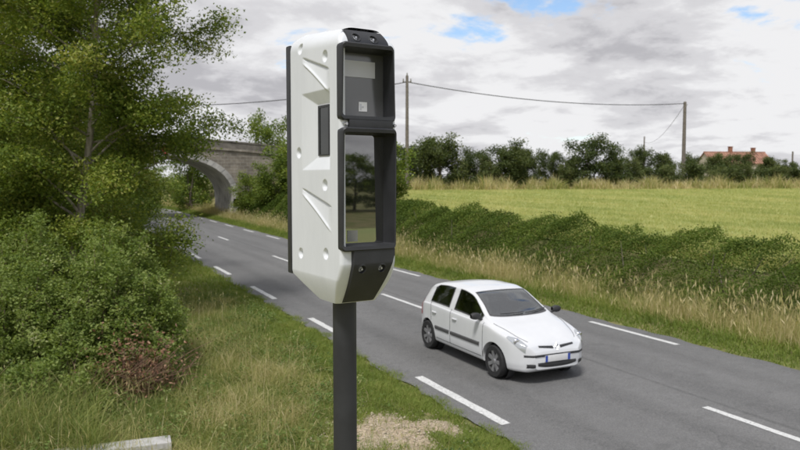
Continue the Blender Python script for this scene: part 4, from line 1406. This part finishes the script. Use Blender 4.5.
    for v in np.linspace(0.052, 0.30, 20):
        row = []
        wv = 0.004 + 0.078 * (1 - (max(0, v - 0.08) / 0.22) ** 1.4)
        for k in np.linspace(-1, 1, 13):
            row.append(P3(0.136 + wv * k, v, shear(v, HT) + 0.0075 * (1 - abs(k) ** 6) * min(1, (0.302 - v) / 0.02) - 0.003))
        G.append(row)
    MB().grid(G).build('cap_top', 'black_shell', t, 40)
    # post, with a base plate and bolts at the ground
    MB().lathe([(0.0, 0.0), (0.054, 0.0), (0.054, zo + HB - 0.012), (0.062, zo + HB - 0.010), (0.062, zo + HB + 0.02)], 36, 'z').build('post', 'post_paint', t, 30)
    bp = MB().box(-0.17, 0.17, -0.17, 0.17, -0.05, 0.022).build('base_plate', 'post_paint', t, 30, bevel=0.004)
    for a in (-1, 1):
        for b in (-1, 1):
            MB().lathe([(0, 0.055), (0.010, 0.055), (0.010, 0.038), (0.018, 0.038), (0.018, 0.02)], 6, 'z', (a * 0.13, b * 0.13, 0)).build('anchor_bolt', 'steel_bolt', bp, 30)
speed_camera()

# ------------------------------------------------------------------ car
def pchip(xs, ys, x):
    xs = np.array(xs, float); ys = np.array(ys, float)
    o = np.argsort(xs); xs, ys = xs[o], ys[o]
    h = np.diff(xs); d = np.diff(ys) / h
    m_ = np.zeros(len(xs))
    for i in range(1, len(xs) - 1):
        if d[i - 1] * d[i] > 0:
            w1, w2 = 2 * h[i] + h[i - 1], h[i] + 2 * h[i - 1]
            m_[i] = (w1 + w2) / (w1 / d[i - 1] + w2 / d[i])
    m_[0], m_[-1] = d[0], d[-1]
    x = np.asarray(x, float)
    k = np.clip(np.searchsorted(xs, x) - 1, 0, len(h) - 1)
    t = (x - xs[k]) / h[k]
    return ((1 + 2 * t) * (1 - t) ** 2 * ys[k] + t * (1 - t) ** 2 * h[k] * m_[k] + t * t * (3 - 2 * t) * ys[k + 1] + t * t * (t - 1) * h[k] * m_[k + 1])
ZB = ([-1.885, -1.80, -1.5, -1.0, 0.9, 1.4, 1.75, 1.885], [0.36, 0.27, 0.22, 0.19, 0.19, 0.19, 0.20, 0.26])
WM = ([-1.885, -1.83, -1.7, -1.45, -1.0, 0.2, 0.9, 1.2, 1.5, 1.7, 1.82, 1.885], [0.58, 0.66, 0.745, 0.795, 0.82, 0.825, 0.822, 0.81, 0.765, 0.68, 0.575, 0.47])
ZS = ([-1.885, -1.8, -1.6, -1.2, 0, 0.85, 1.2, 1.5, 1.7, 1.82, 1.885], [0.62, 0.80, 0.93, 0.955, 0.925, 0.90, 0.835, 0.765, 0.70, 0.645, 0.55])     # shoulder
ZT = ([-1.885, -1.83, -1.74, -1.58, -1.38, -1.1, -0.7, -0.25, 0.08, 0.40, 0.82, 0.98, 1.2, 1.5, 1.7, 1.82, 1.885],
      [0.64, 0.84, 1.02, 1.245, 1.345, 1.388, 1.415, 1.415, 1.37, 1.225, 0.992, 0.945, 0.90, 0.815, 0.745, 0.675, 0.565])          # centre line
WR = ([-1.885, -1.83, -1.74, -1.58, -1.38, -1.1, -0.4, 0.08, 0.40, 0.82, 0.98, 1.3, 1.6, 1.8, 1.885], [0.48, 0.54, 0.575, 0.575, 0.585, 0.60, 0.61, 0.60, 0.625, 0.69, 0.70, 0.64, 0.55, 0.42, 0.34])  # roof or bonnet edge
DR = ([-1.885, -1.8, -1.58, -1.3, 0.0, 0.4, 0.82, 1.0, 1.5, 1.885], [0.012, 0.025, 0.05, 0.055, 0.055, 0.045, 0.030, 0.028, 0.03, 0.012])  # edge drop
def section(x):
    zb, w, zs, zt, wr, dr = (float(pchip(*c, x)) for c in (ZB, WM, ZS, ZT, WR, DR))
    ze = zt - dr
    wb = w * 0.955
    K = [(0, zb), (w * 0.55, zb), (w * 0.90, zb + 0.015), (w * 0.985, zb + 0.11), (w, zb + 0.5 * (zs - zb)), (w * 0.992, zs - 0.06), (wb, zs),
         (wb + (wr - wb) * 0.33, zs + (ze - zs) * 0.36), (wb + (wr - wb) * 0.72, zs + (ze - zs) * 0.74), (wr, ze), (wr * 0.84, ze + dr * 0.58), (wr * 0.5, zt - dr * 0.13), (0, zt)]
    return np.array(K)
NJ = 8
def smooth_row(K):
    K = np.vstack([[-K[1][0], K[1][1]], K, [-K[-2][0], K[-2][1]]])
    out = []
    for i in range(1, len(K) - 2):
        p0, p1, p2, p3 = K[i - 1], K[i], K[i + 1], K[i + 2]
        for t in np.arange(NJ) / NJ:
            out.append(0.5 * (2 * p1 + (p2 - p0) * t + (2 * p0 - 5 * p1 + 4 * p2 - p3) * t * t + (3 * p1 - p0 - 3 * p2 + p3) * t ** 3))
    out.append(K[-2])
    return np.array(out)
XS = np.concatenate([np.linspace(-1.885, -1.3, 34), np.linspace(-1.28, 1.4, 92), np.linspace(1.41, 1.885, 110)])
ROWS = np.array([smooth_row(section(x)) for x in XS])            # [x][j](y,z)
def surf(x, j, side=1, off=0.0):
    """point on the body skin: x along, j in key-point units (0 sill centre .. 12 top centre)"""
    def P_(x, j):
        i = np.clip(np.searchsorted(XS, x) - 1, 0, len(XS) - 2); t = (x - XS[i]) / (XS[i + 1] - XS[i])
        q = min(j * NJ, ROWS.shape[1] - 1.001); a = int(q); f = q - a
        r0 = ROWS[i][a] * (1 - f) + ROWS[i][a + 1] * f; r1 = ROWS[i + 1][a] * (1 - f) + ROWS[i + 1][a + 1] * f
        y, z = r0 * (1 - t) + r1 * t
        return Vector((x, y, z))
    p = P_(x, j)
    if off:
        e = 0.02
        a = P_(min(x + e, 1.884), j) - P_(max(x - e, -1.884), j); b = P_(x, min(j + 0.12, 12)) - P_(x, max(j - 0.12, 0))
        n = b.cross(a).normalized()
        if n.dot(Vector((0, 1, 0.6))) < 0: n = -n
        p = p + n * off
    return Vector((p.x, p.y * side, p.z))
def j_at(x, z, lo=3.0, hi=12.0):
    """key coordinate of the skin at height z on the flank"""
    for _ in range(30):
        m_ = (lo + hi) / 2
        if surf(x, m_).z < z: lo = m_
        else: hi = m_
    return lo

def car():
    hx, hy = 8.30, 12.62
    t = thing('car', 'small white five door hatchback driving towards the viewer on the road', 'car', (hx, hy, float(crown(hx)) + 0.004), R(-90))
    t.scale = (1.08, 1.08, 1.08)
    # body shell as a closed loft; wheel arches, cabin hollow and window openings are cut out of it
    def loft(rows_):
        n = len(rows_[0])
        vs = [p for r_ in rows_ for p in r_]
        fs = [(i * n + j, i * n + (j + 1) % n, (i + 1) * n + (j + 1) % n, (i + 1) * n + j) for i in range(len(rows_) - 1) for j in range(n)]
        fs += [tuple(range(n)), tuple(range((len(rows_) - 1) * n, len(rows_) * n))]
        return MB().add(vs, fs)
    def full_row(x, R_):
        r_ = [(x, y, z) for y, z in R_]
        return r_ + [(x, -y, z) for y, z in R_[-2:0:-1]]
    body = loft([full_row(x, r_) for x, r_ in zip(XS, ROWS)]).build('body', 'car_paint', t, 40)
    AX = (1.135, -1.335)
    def patch_grid(edge_lo, edge_hi, x0, x1, side, off, nx=24, nk=8):
        G = []
        for x in np.linspace(x0, x1, nx):
            a, b = edge_lo(x), edge_hi(x)
            G.append([surf(x, a + (b - a) * k, side, off) for k in np.linspace(0, 1, nk)])
        return G
    def across_grid(x_lo, x_hi, jl, off, nx=16):
        G = []
        for k in np.linspace(0, 1, nx):
            row = []
            for s_, js in ((1, np.linspace(jl(k), 12, 10)), (-1, np.linspace(12, jl(k), 10)[1:])):
                for j in js:
                    bow = ((12 - j) / (12 - jl(0.5))) ** 2
                    x = x_lo(bow) + (x_hi(bow) - x_lo(bow)) * k
                    row.append(surf(x, j, s_, off))
            G.append(row)
        return G
    def block(mk):
        """closed cutter: the same patch pushed out and pulled in"""
        A, B = mk(0.05), mk(-0.14)
        ni, nj_ = len(A), len(A[0]); N = ni * nj_
        vs = [p for r_ in A for p in r_] + [p for r_ in B for p in r_]
        ix = lambda i, j, l: l * N + i * nj_ + j
        fs = []
        for i in range(ni - 1):
            for j in range(nj_ - 1):
                fs.append((ix(i, j, 0), ix(i, j + 1, 0), ix(i + 1, j + 1, 0), ix(i + 1, j, 0)))
                fs.append((ix(i, j, 1), ix(i + 1, j, 1), ix(i + 1, j + 1, 1), ix(i, j + 1, 1)))
        for i in range(ni - 1):
            for j in (0, nj_ - 1):
                fs.append((ix(i, j, 0), ix(i + 1, j, 0), ix(i + 1, j, 1), ix(i, j, 1)))
        for j in range(nj_ - 1):
            for i in (0, ni - 1):
                fs.append((ix(i, j, 0), ix(i, j + 1, 0), ix(i, j + 1, 1), ix(i, j, 1)))
        return MB().add(vs, fs)
    lo = lambda x: 6.35
    hi_f = lambda x: 8.85 if x < 0.28 else 8.85 - (x - 0.28) * 1.6
    hi_r = lambda x: 8.85 if x > -1.12 else 8.85 - (-1.12 - x) * 4.2
    WS = (lambda b: 0.835 - 0.11 * b, lambda b: 0.135 - 0.02 * b, lambda k: 9.68 + 0.1 * k)
    RW = (lambda b: -1.73 + 0.06 * b, lambda b: -1.45 + 0.02 * b, lambda k: 9.8)
    SIDE = (('front_side_window', -0.28, 0.66, hi_f), ('rear_side_window', -1.25, -0.49, hi_r))
    cutters = []
    bm = bmesh.new()
    for ax in AX:
        for s in (-1, 1):
            bmesh.ops.create_cone(bm, cap_ends=True, segments=48, radius1=0.345, radius2=0.345, depth=0.46,
                                  matrix=Matrix.Translation((ax, s * 0.78, 0.283)) @ Matrix.Rotation(R(90), 4, 'X'))
    cme = bpy.data.meshes.new('cutter'); bm.to_mesh(cme); bm.free()
    cutters.append(link(bpy.data.objects.new('cutter', cme), t))
    rows_ = []
    for x in np.linspace(-1.62, 0.86, 40):                           # cabin hollow
        R_ = smooth_row(section(x)).copy()
        R_[:, 0] *= 0.93
        zmax = R_[:, 1].max()
        R_[:, 1] = np.clip(R_[:, 1], 0.52, None)
        R_[:, 1] = 0.52 + (R_[:, 1] - 0.52) * (zmax - 0.045 - 0.52) / (zmax - 0.52)
        R_[:, 1] += np.linspace(0, 1e-4, len(R_))
        rows_.append(full_row(x, R_))
    cutters.append(loft(rows_).build('cutter', 'black_plastic', t))
    for s in (-1, 1):
        for nm, x0, x1, hf in SIDE:
            cutters.append(block(lambda o: patch_grid(lo, hf, x0, x1, s, o, 16, 6)).build('cutter', 'black_plastic', t))
    cutters.append(block(lambda o: across_grid(*WS, o, 10)).build('cutter', 'black_plastic', t))
    cutters.append(block(lambda o: across_grid(*RW, o, 8)).build('cutter', 'black_plastic', t))
    for k, c_ in enumerate(cutters):
        md = body.modifiers.new('b%d' % k, 'BOOLEAN'); md.operation = 'DIFFERENCE'; md.object = c_; md.solver = 'EXACT'
    bpy.context.view_layer.update()
    dg = bpy.context.evaluated_depsgraph_get()
    me = bpy.data.meshes.new_from_object(body.evaluated_get(dg))
    body.modifiers.clear(); body.data = me
    bm = bmesh.new(); bm.from_mesh(me)
    for f in bm.faces: f.smooth = True
    for e in bm.edges: e.smooth = not (len(e.link_faces) == 2 and e.calc_face_angle(0) > R(38))
    bm.to_mesh(me); bm.free()
    me.materials.clear(); me.materials.append(M['car_paint']); me.materials.append(M['interior_trim'])
    for p_ in me.polygons:
        c_ = p_.center
        inner = False
        if -1.63 < c_.x < 0.87 and c_.z > 0.51:
            i = int(np.clip(np.searchsorted(XS, c_.x), 0, len(XS) - 1))
            d_ = np.hypot(ROWS[i][:, 0] - abs(c_.y), ROWS[i][:, 1] - c_.z).min()
            inner = d_ > 0.034
        p_.material_index = 1 if inner else 0
    for c_ in cutters:
        bpy.data.objects.remove(c_)
    # dark wheel wells
    for ax in AX:
        for s in (-1, 1):
            MB().lathe([(0.0, s * 0.555), (0.34, s * 0.555), (0.34, s * 0.70)], 32, 'y', (ax, 0, 0.285)).build('wheel_well', 'black_plastic', t, 40)
    # glass, each pane with its seal
    def ring(name, mat, A, B, parent=t):
        """strip between the outlines of two grids"""
        def outline(G):
            return list(G[0]) + [r_[-1] for r_ in G[1:-1]] + list(reversed(G[-1])) + [r_[0] for r_ in reversed(G[1:-1])]
        a, b = outline(A), outline(B); n = len(a)
        return MB().add(a + b, [(k, (k + 1) % n, n + (k + 1) % n, n + k) for k in range(n)]).build(name, mat, parent, 60)
    for nm, P_, e_ in (('windscreen', WS, 0.03), ('rear_window', RW, 0.02)):
        f = MB().grid(across_grid(*P_, 0.002)).build(nm, 'car_glass', t, 60)
        sg = 1 if nm == 'windscreen' else -1
        ring('window_seal', 'seal_rubber', across_grid(lambda b: P_[0](b) + sg * 0.02, lambda b: P_[1](b) - sg * 0.02, lambda k: P_[2](k) - 0.10, 0.004), across_grid(lambda b: P_[0](b) - sg * 0.018, lambda b: P_[1](b) + sg * 0.012, lambda k: P_[2](k) + 0.09, 0.006), f)
    for s in (-1, 1):
        for nm, x0, x1, hf in SIDE:
            f = MB().grid(patch_grid(lo, hf, x0, x1, s, 0.002)).build(nm, 'car_glass', t, 60)
            ring('window_seal', 'seal_rubber', patch_grid(lambda x: lo(x) - 0.10, lambda x: hf(x) + 0.08, x0 - 0.014, x1 + 0.014, s, 0.004), patch_grid(lambda x: lo(x) + 0.06, lambda x: hf(x) - 0.05, x0 + 0.012, x1 - 0.012, s, 0.006), f)
    # seats, dashboard and steering wheel
    for nm, x, ys_ in (('front_seat', 0.02, (-0.36, 0.36)), ('rear_seat', -0.86, (-0.36, 0.36))):
        for y in ys_:
            MB().box(x - 0.28, x + 0.24, y - 0.24, y + 0.24, 0.53, 0.66).build(nm, 'seat_fabric', t, 40, bevel=0.05)
            q = MB()
            vs = []
            for dx, z, hw in ((-0.30, 0.60, 0.24), (-0.40, 0.90, 0.24), (-0.46, 1.08, 0.18)):
                vs += [(x + dx - 0.05, y - hw, z), (x + dx - 0.05, y + hw, z), (x + dx + 0.07, y + hw, z), (x + dx + 0.07, y - hw, z)]
            q.add(vs, [(0, 3, 2, 1), (8, 9, 10, 11)] + [(l * 4 + k, l * 4 + (k + 1) % 4, l * 4 + 4 + (k + 1) % 4, l * 4 + 4 + k) for l in range(2) for k in range(4)])
            q.build('seat_back', 'seat_fabric', t, 40, bevel=0.035)
            MB().box(x - 0.53, x - 0.42, y - 0.12, y + 0.12, 1.11, 1.25).build('headrest', 'seat_fabric', t, 40, bevel=0.04)
    MB().box(0.50, 0.84, -0.66, 0.66, 0.70, 0.90).build('dashboard', 'interior_trim', t, 40, bevel=0.05)
    mb = MB()
    mb.tube([(0.36 + 0.06 * math.sin(a), 0.36 + 0.18 * math.cos(a), 0.88 + 0.17 * math.sin(a)) for a in np.linspace(0, 2 * math.pi, 25)], 0.014, 8)
    sw_ = mb.build('steering_wheel', 'interior_trim', t, 60)
    MB().tube([(0.36, 0.36, 0.88), (0.60, 0.36, 0.82)], [0.05, 0.03], 8).build('steering_column', 'interior_trim', sw_, 60)
    for s in (-1, 1):
    # doors, seams, handles, rub strips
        for nm, xs_ in (('door_seam', (0.80, -0.375, -1.22)),):
            for q, x in enumerate(xs_):
                zt_ = 6.2
                j0 = j_at(x, 0.27 if q < 2 else 0.62)
                mb = MB(); pts = [surf(x + (0.0 if q < 2 else 0.06 * (1 - k)), j0 + (zt_ - j0) * k, s, 0.0005) for k in np.linspace(0, 1, 12)]
                mb.tube(pts, 0.005, 5).build(nm, 'black_plastic', t, 60)
        mb = MB(); mb.tube([surf(x, j_at(x, 0.27), s, 0.0005) for x in np.linspace(0.75, -0.95, 20)], 0.005, 5).build('door_seam', 'black_plastic', t, 60)
        for x0, x1 in ((0.70, -0.34), (-0.41, -0.98)):
            G = []
            for x in np.linspace(x0, x1, 14):
                jj = [j_at(x, z_) for z_ in (0.468, 0.485, 0.525, 0.542)]
                G.append([surf(x, jj[0], s, 0.002), surf(x, jj[1], s, 0.018), surf(x, jj[2], s, 0.018), surf(x, jj[3], s, 0.002)])
            MB().grid(G).build('rub_strip', 'seal_rubber', t, 30)
        for x in (-0.20, -1.02):
            mb = MB(); mb.tube([surf(x + dx, j_at(x + dx, 0.80), s, o_) for dx, o_ in ((-0.08, 0.004), (-0.05, 0.022), (0.05, 0.022), (0.08, 0.004))], 0.014, 8).build('door_handle', 'car_paint', t, 60)
        # mirror
        q = surf(0.66, 6.4, s)
        mb = MB()
        G = []
        for k in np.linspace(0, 1, 9):
            a = math.sin(math.pi * (0.08 + 0.84 * k))
            row = []
            for th in np.linspace(0, 2 * math.pi, 17):
                cc, ss = math.cos(th), math.sin(th)
                row.append((q.x + 0.055 * math.copysign(abs(cc) ** 0.6, cc) * a ** 0.4 + 0.02, q.y + s * (0.03 + 0.19 * k), q.z + 0.085 + 0.062 * math.copysign(abs(ss) ** 0.6, ss) * a ** 0.4))
            G.append(row)
        mir = mb.grid(G).build('mirror', 'black_plastic', t, 60)
        MB().tube([(q.x + 0.02, q.y - s * 0.02, q.z + 0.01), (q.x + 0.02, q.y + s * 0.07, q.z + 0.05)], 0.022, 8).build('mirror_arm', 'black_plastic', mir, 60)
        # headlight: sweeps from the nose back along the wing
        def hl(x, k):
            return surf(x, 7.0 + 3.0 * k, s, 0.006)
        G = []
        for a in np.linspace(0, 1, 14):
            x = 1.80 - 0.34 * a
            row = []
            wd = 0.25 + 0.75 * math.sin(math.pi * min(1, 0.15 + 0.75 * a)) if a < .8 else 0.25 + 0.75 * math.sin(math.pi * .75) * (1 - (a - .8) / .2 * .8)
            for b in np.linspace(0, 1, 8):
                j = 5.55 - 0.9 * (1 - a) + (0.4 + 2.9 * wd * 0.75) * b
                row.append(surf(x, j, s, 0.007))
            G.append(row)
        h_ = MB().grid(G).build('headlight', 'headlight', t, 60)
        q = surf(1.655, 6.2, s, -0.002)
        MB().lathe([(0.0, 0.010), (0.035, 0.008), (0.055, 0.0), (0.06, -0.02)], 16, 'x', q).build('lamp_reflector', 'chrome', h_, 60)
        # tail light
        G = []
        for x in np.linspace(-1.80, -1.62, 6):
            j0, j1 = j_at(x, 0.66), j_at(x, min(0.98, surf(x, 8.7).z))
            G.append([surf(x, j0 + (j1 - j0) * k, s, 0.006) for k in np.linspace(0, 1, 6)])
        MB().grid(G).build('tail_light', 'red_lens', t, 60)
    # nose: bumper bar, grilles, plate, emblem
    def nose(y, z):
        """x of the nose skin at height z, distance y from the centre line"""
        lo, hi = 1.2, 1.8849
        def inside(x):
            i = min(int(np.searchsorted(XS, x)), len(XS) - 1)
            r_ = ROWS[i]
            k = r_[:, 0] >= abs(y)
            if not k.any(): return False
            zz_ = r_[k][:, 1]
            return zz_.min() <= z <= zz_.max()
        for _ in range(22):
            m_ = (lo + hi) / 2
            if inside(m_): lo = m_
            else: hi = m_
        return lo
    def strip(name, mat, ys, zlo, zhi, thick, parent=t, nz=4):
        G = []
        for y in ys:
            a, b = zlo(y), zhi(y)
            G.append([(nose(y, z) + thick * (1 if 0 < k < nz - 1 else 0.2), y, z) for k, z in enumerate(np.linspace(a, b, nz))])
        return MB().grid(G).build(name, mat, parent, 45)
    strip('bumper_trim', 'black_plastic', np.linspace(-0.62, 0.62, 31), lambda y: 0.475, lambda y: 0.515, 0.014)
    strip('lower_grille', 'black_plastic', np.linspace(-0.40, 0.40, 21), lambda y: 0.285 + 0.04 * (abs(y) / 0.4) ** 3, lambda y: 0.375, 0.012)
    for s in (-1, 1):
        strip('upper_grille', 'black_plastic', np.linspace(s * 0.075, s * 0.36, 11), lambda y: 0.585 + 0.045 * (abs(y) / 0.36), lambda y: 0.585 + 0.045 * (abs(y) / 0.36) + 0.05 * (1 - 0.4 * abs(y) / 0.36), 0.016)
        strip('fog_lamp_recess', 'black_plastic', np.linspace(s * 0.45, s * 0.58, 6), lambda y: 0.29, lambda y: 0.36, 0.016)
    px0 = nose(0.0, 0.44)
    pl = MB().box(px0 + 0.006, px0 + 0.022, -0.26, 0.26, 0.385, 0.495).build('licence_plate', 'plate_white', t, 30, bevel=0.004)
    MB().box(px0 + 0.0225, px0 + 0.0255, -0.26, -0.212, 0.386, 0.494).build('plate_band', 'plate_blue', pl)
    MB().box(px0 + 0.0225, px0 + 0.0255, 0.212, 0.26, 0.386, 0.494).build('plate_band', 'plate_blue', pl)
    ex_ = nose(0.0, 0.625) + 0.012
    mb = MB()
    o_ = [(0, 0.062), (0.045, 0), (0, -0.062), (-0.045, 0)]; i_ = [(0, 0.036), (0.024, 0), (0, -0.036), (-0.024, 0)]
    vs = [(ex_ + 0.004 - 0.25 * b, a, 0.628 + b) for a, b in o_] + [(ex_ + 0.012 - 0.25 * b, a * 0.8 + (0), 0.628 + b * 0.85) for a, b in o_] + [(ex_ + 0.004 - 0.25 * b, a, 0.628 + b) for a, b in i_]
    mb.add(vs, [(k + l * 4, (k + 1) % 4 + l * 4, (k + 1) % 4 + l * 4 + 4, k + l * 4 + 4) for l in range(2) for k in range(4)]).build('emblem', 'chrome', t)
    # bonnet shut line, wipers
    for s in (-1, 1):
        MB().tube([surf(x, 9.0 - 0.8 * max(0, x - 1.4), s, 0.0) for x in np.linspace(0.98, 1.72, 16)], 0.005, 5).build('bonnet_seam', 'black_plastic', t, 60)
    for y0, y1 in ((0.10, 0.62), (-0.42, 0.08)):
        pts = []
        for k in np.linspace(0, 1, 8):
            y = y0 + (y1 - y0) * k
            jj = 12 - 2.2 * min(1, abs(y) / 0.66)
            p_ = surf(0.80 - 0.10 * (y / 0.66) ** 2 - 0.03 * k, jj, 1 if y >= 0 else -1, 0.022)
            pts.append((p_.x, y, p_.z))
        MB().tube(pts, 0.008, 6).build('wiper', 'black_plastic', t, 60)
    # wheels
    for ax in AX:
        for s in (-1, 1):
            w = bpy.data.objects.new('wheel', None); link(w, t); w.location = (ax, s * 0.715, 0.285)
            MB().lathe([(0.19, -0.085), (0.265, -0.09), (0.283, -0.07), (0.287, 0), (0.283, 0.07), (0.265, 0.09), (0.19, 0.085)], 40, 'y').build('tyre', 'tyre', w, 50)
            MB().lathe([(0.195, s * 0.082), (0.188, s * 0.088), (0.178, s * 0.06), (0.06, s * 0.055), (0.0, s * 0.05)], 36, 'y').build('rim', 'black_plastic', w, 50)
            mb = MB()
            for k in range(7):
                a = 2 * math.pi * k / 7
                c0, s0 = math.cos(a), math.sin(a)
                for r0, r1, w0, w1 in ((0.03, 0.186, 0.026, 0.034),):
                    q = []
                    for rr_, ww in ((r0, w0), (r1, w1)):
                        for g_ in (-1, 1):
                            q.append((rr_ * c0 - g_ * ww * s0, s * (0.082 - 0.01 * (rr_ < .1)), rr_ * s0 + g_ * ww * c0))
                    q += [(a_, s * 0.05, c_) for a_, b_, c_ in q]
                    mb.add(q, [(0, 1, 3, 2), (4, 6, 7, 5), (0, 2, 6, 4), (1, 5, 7, 3), (2, 3, 7, 6), (0, 4, 5, 1)])
            mb.build('spoke', 'rim', w)
            MB().lathe([(0.0, s * 0.088), (0.04, s * 0.086), (0.05, s * 0.078), (0.05, s * 0.06)], 20, 'y').build('hub_cap', 'rim', w, 40)
car()
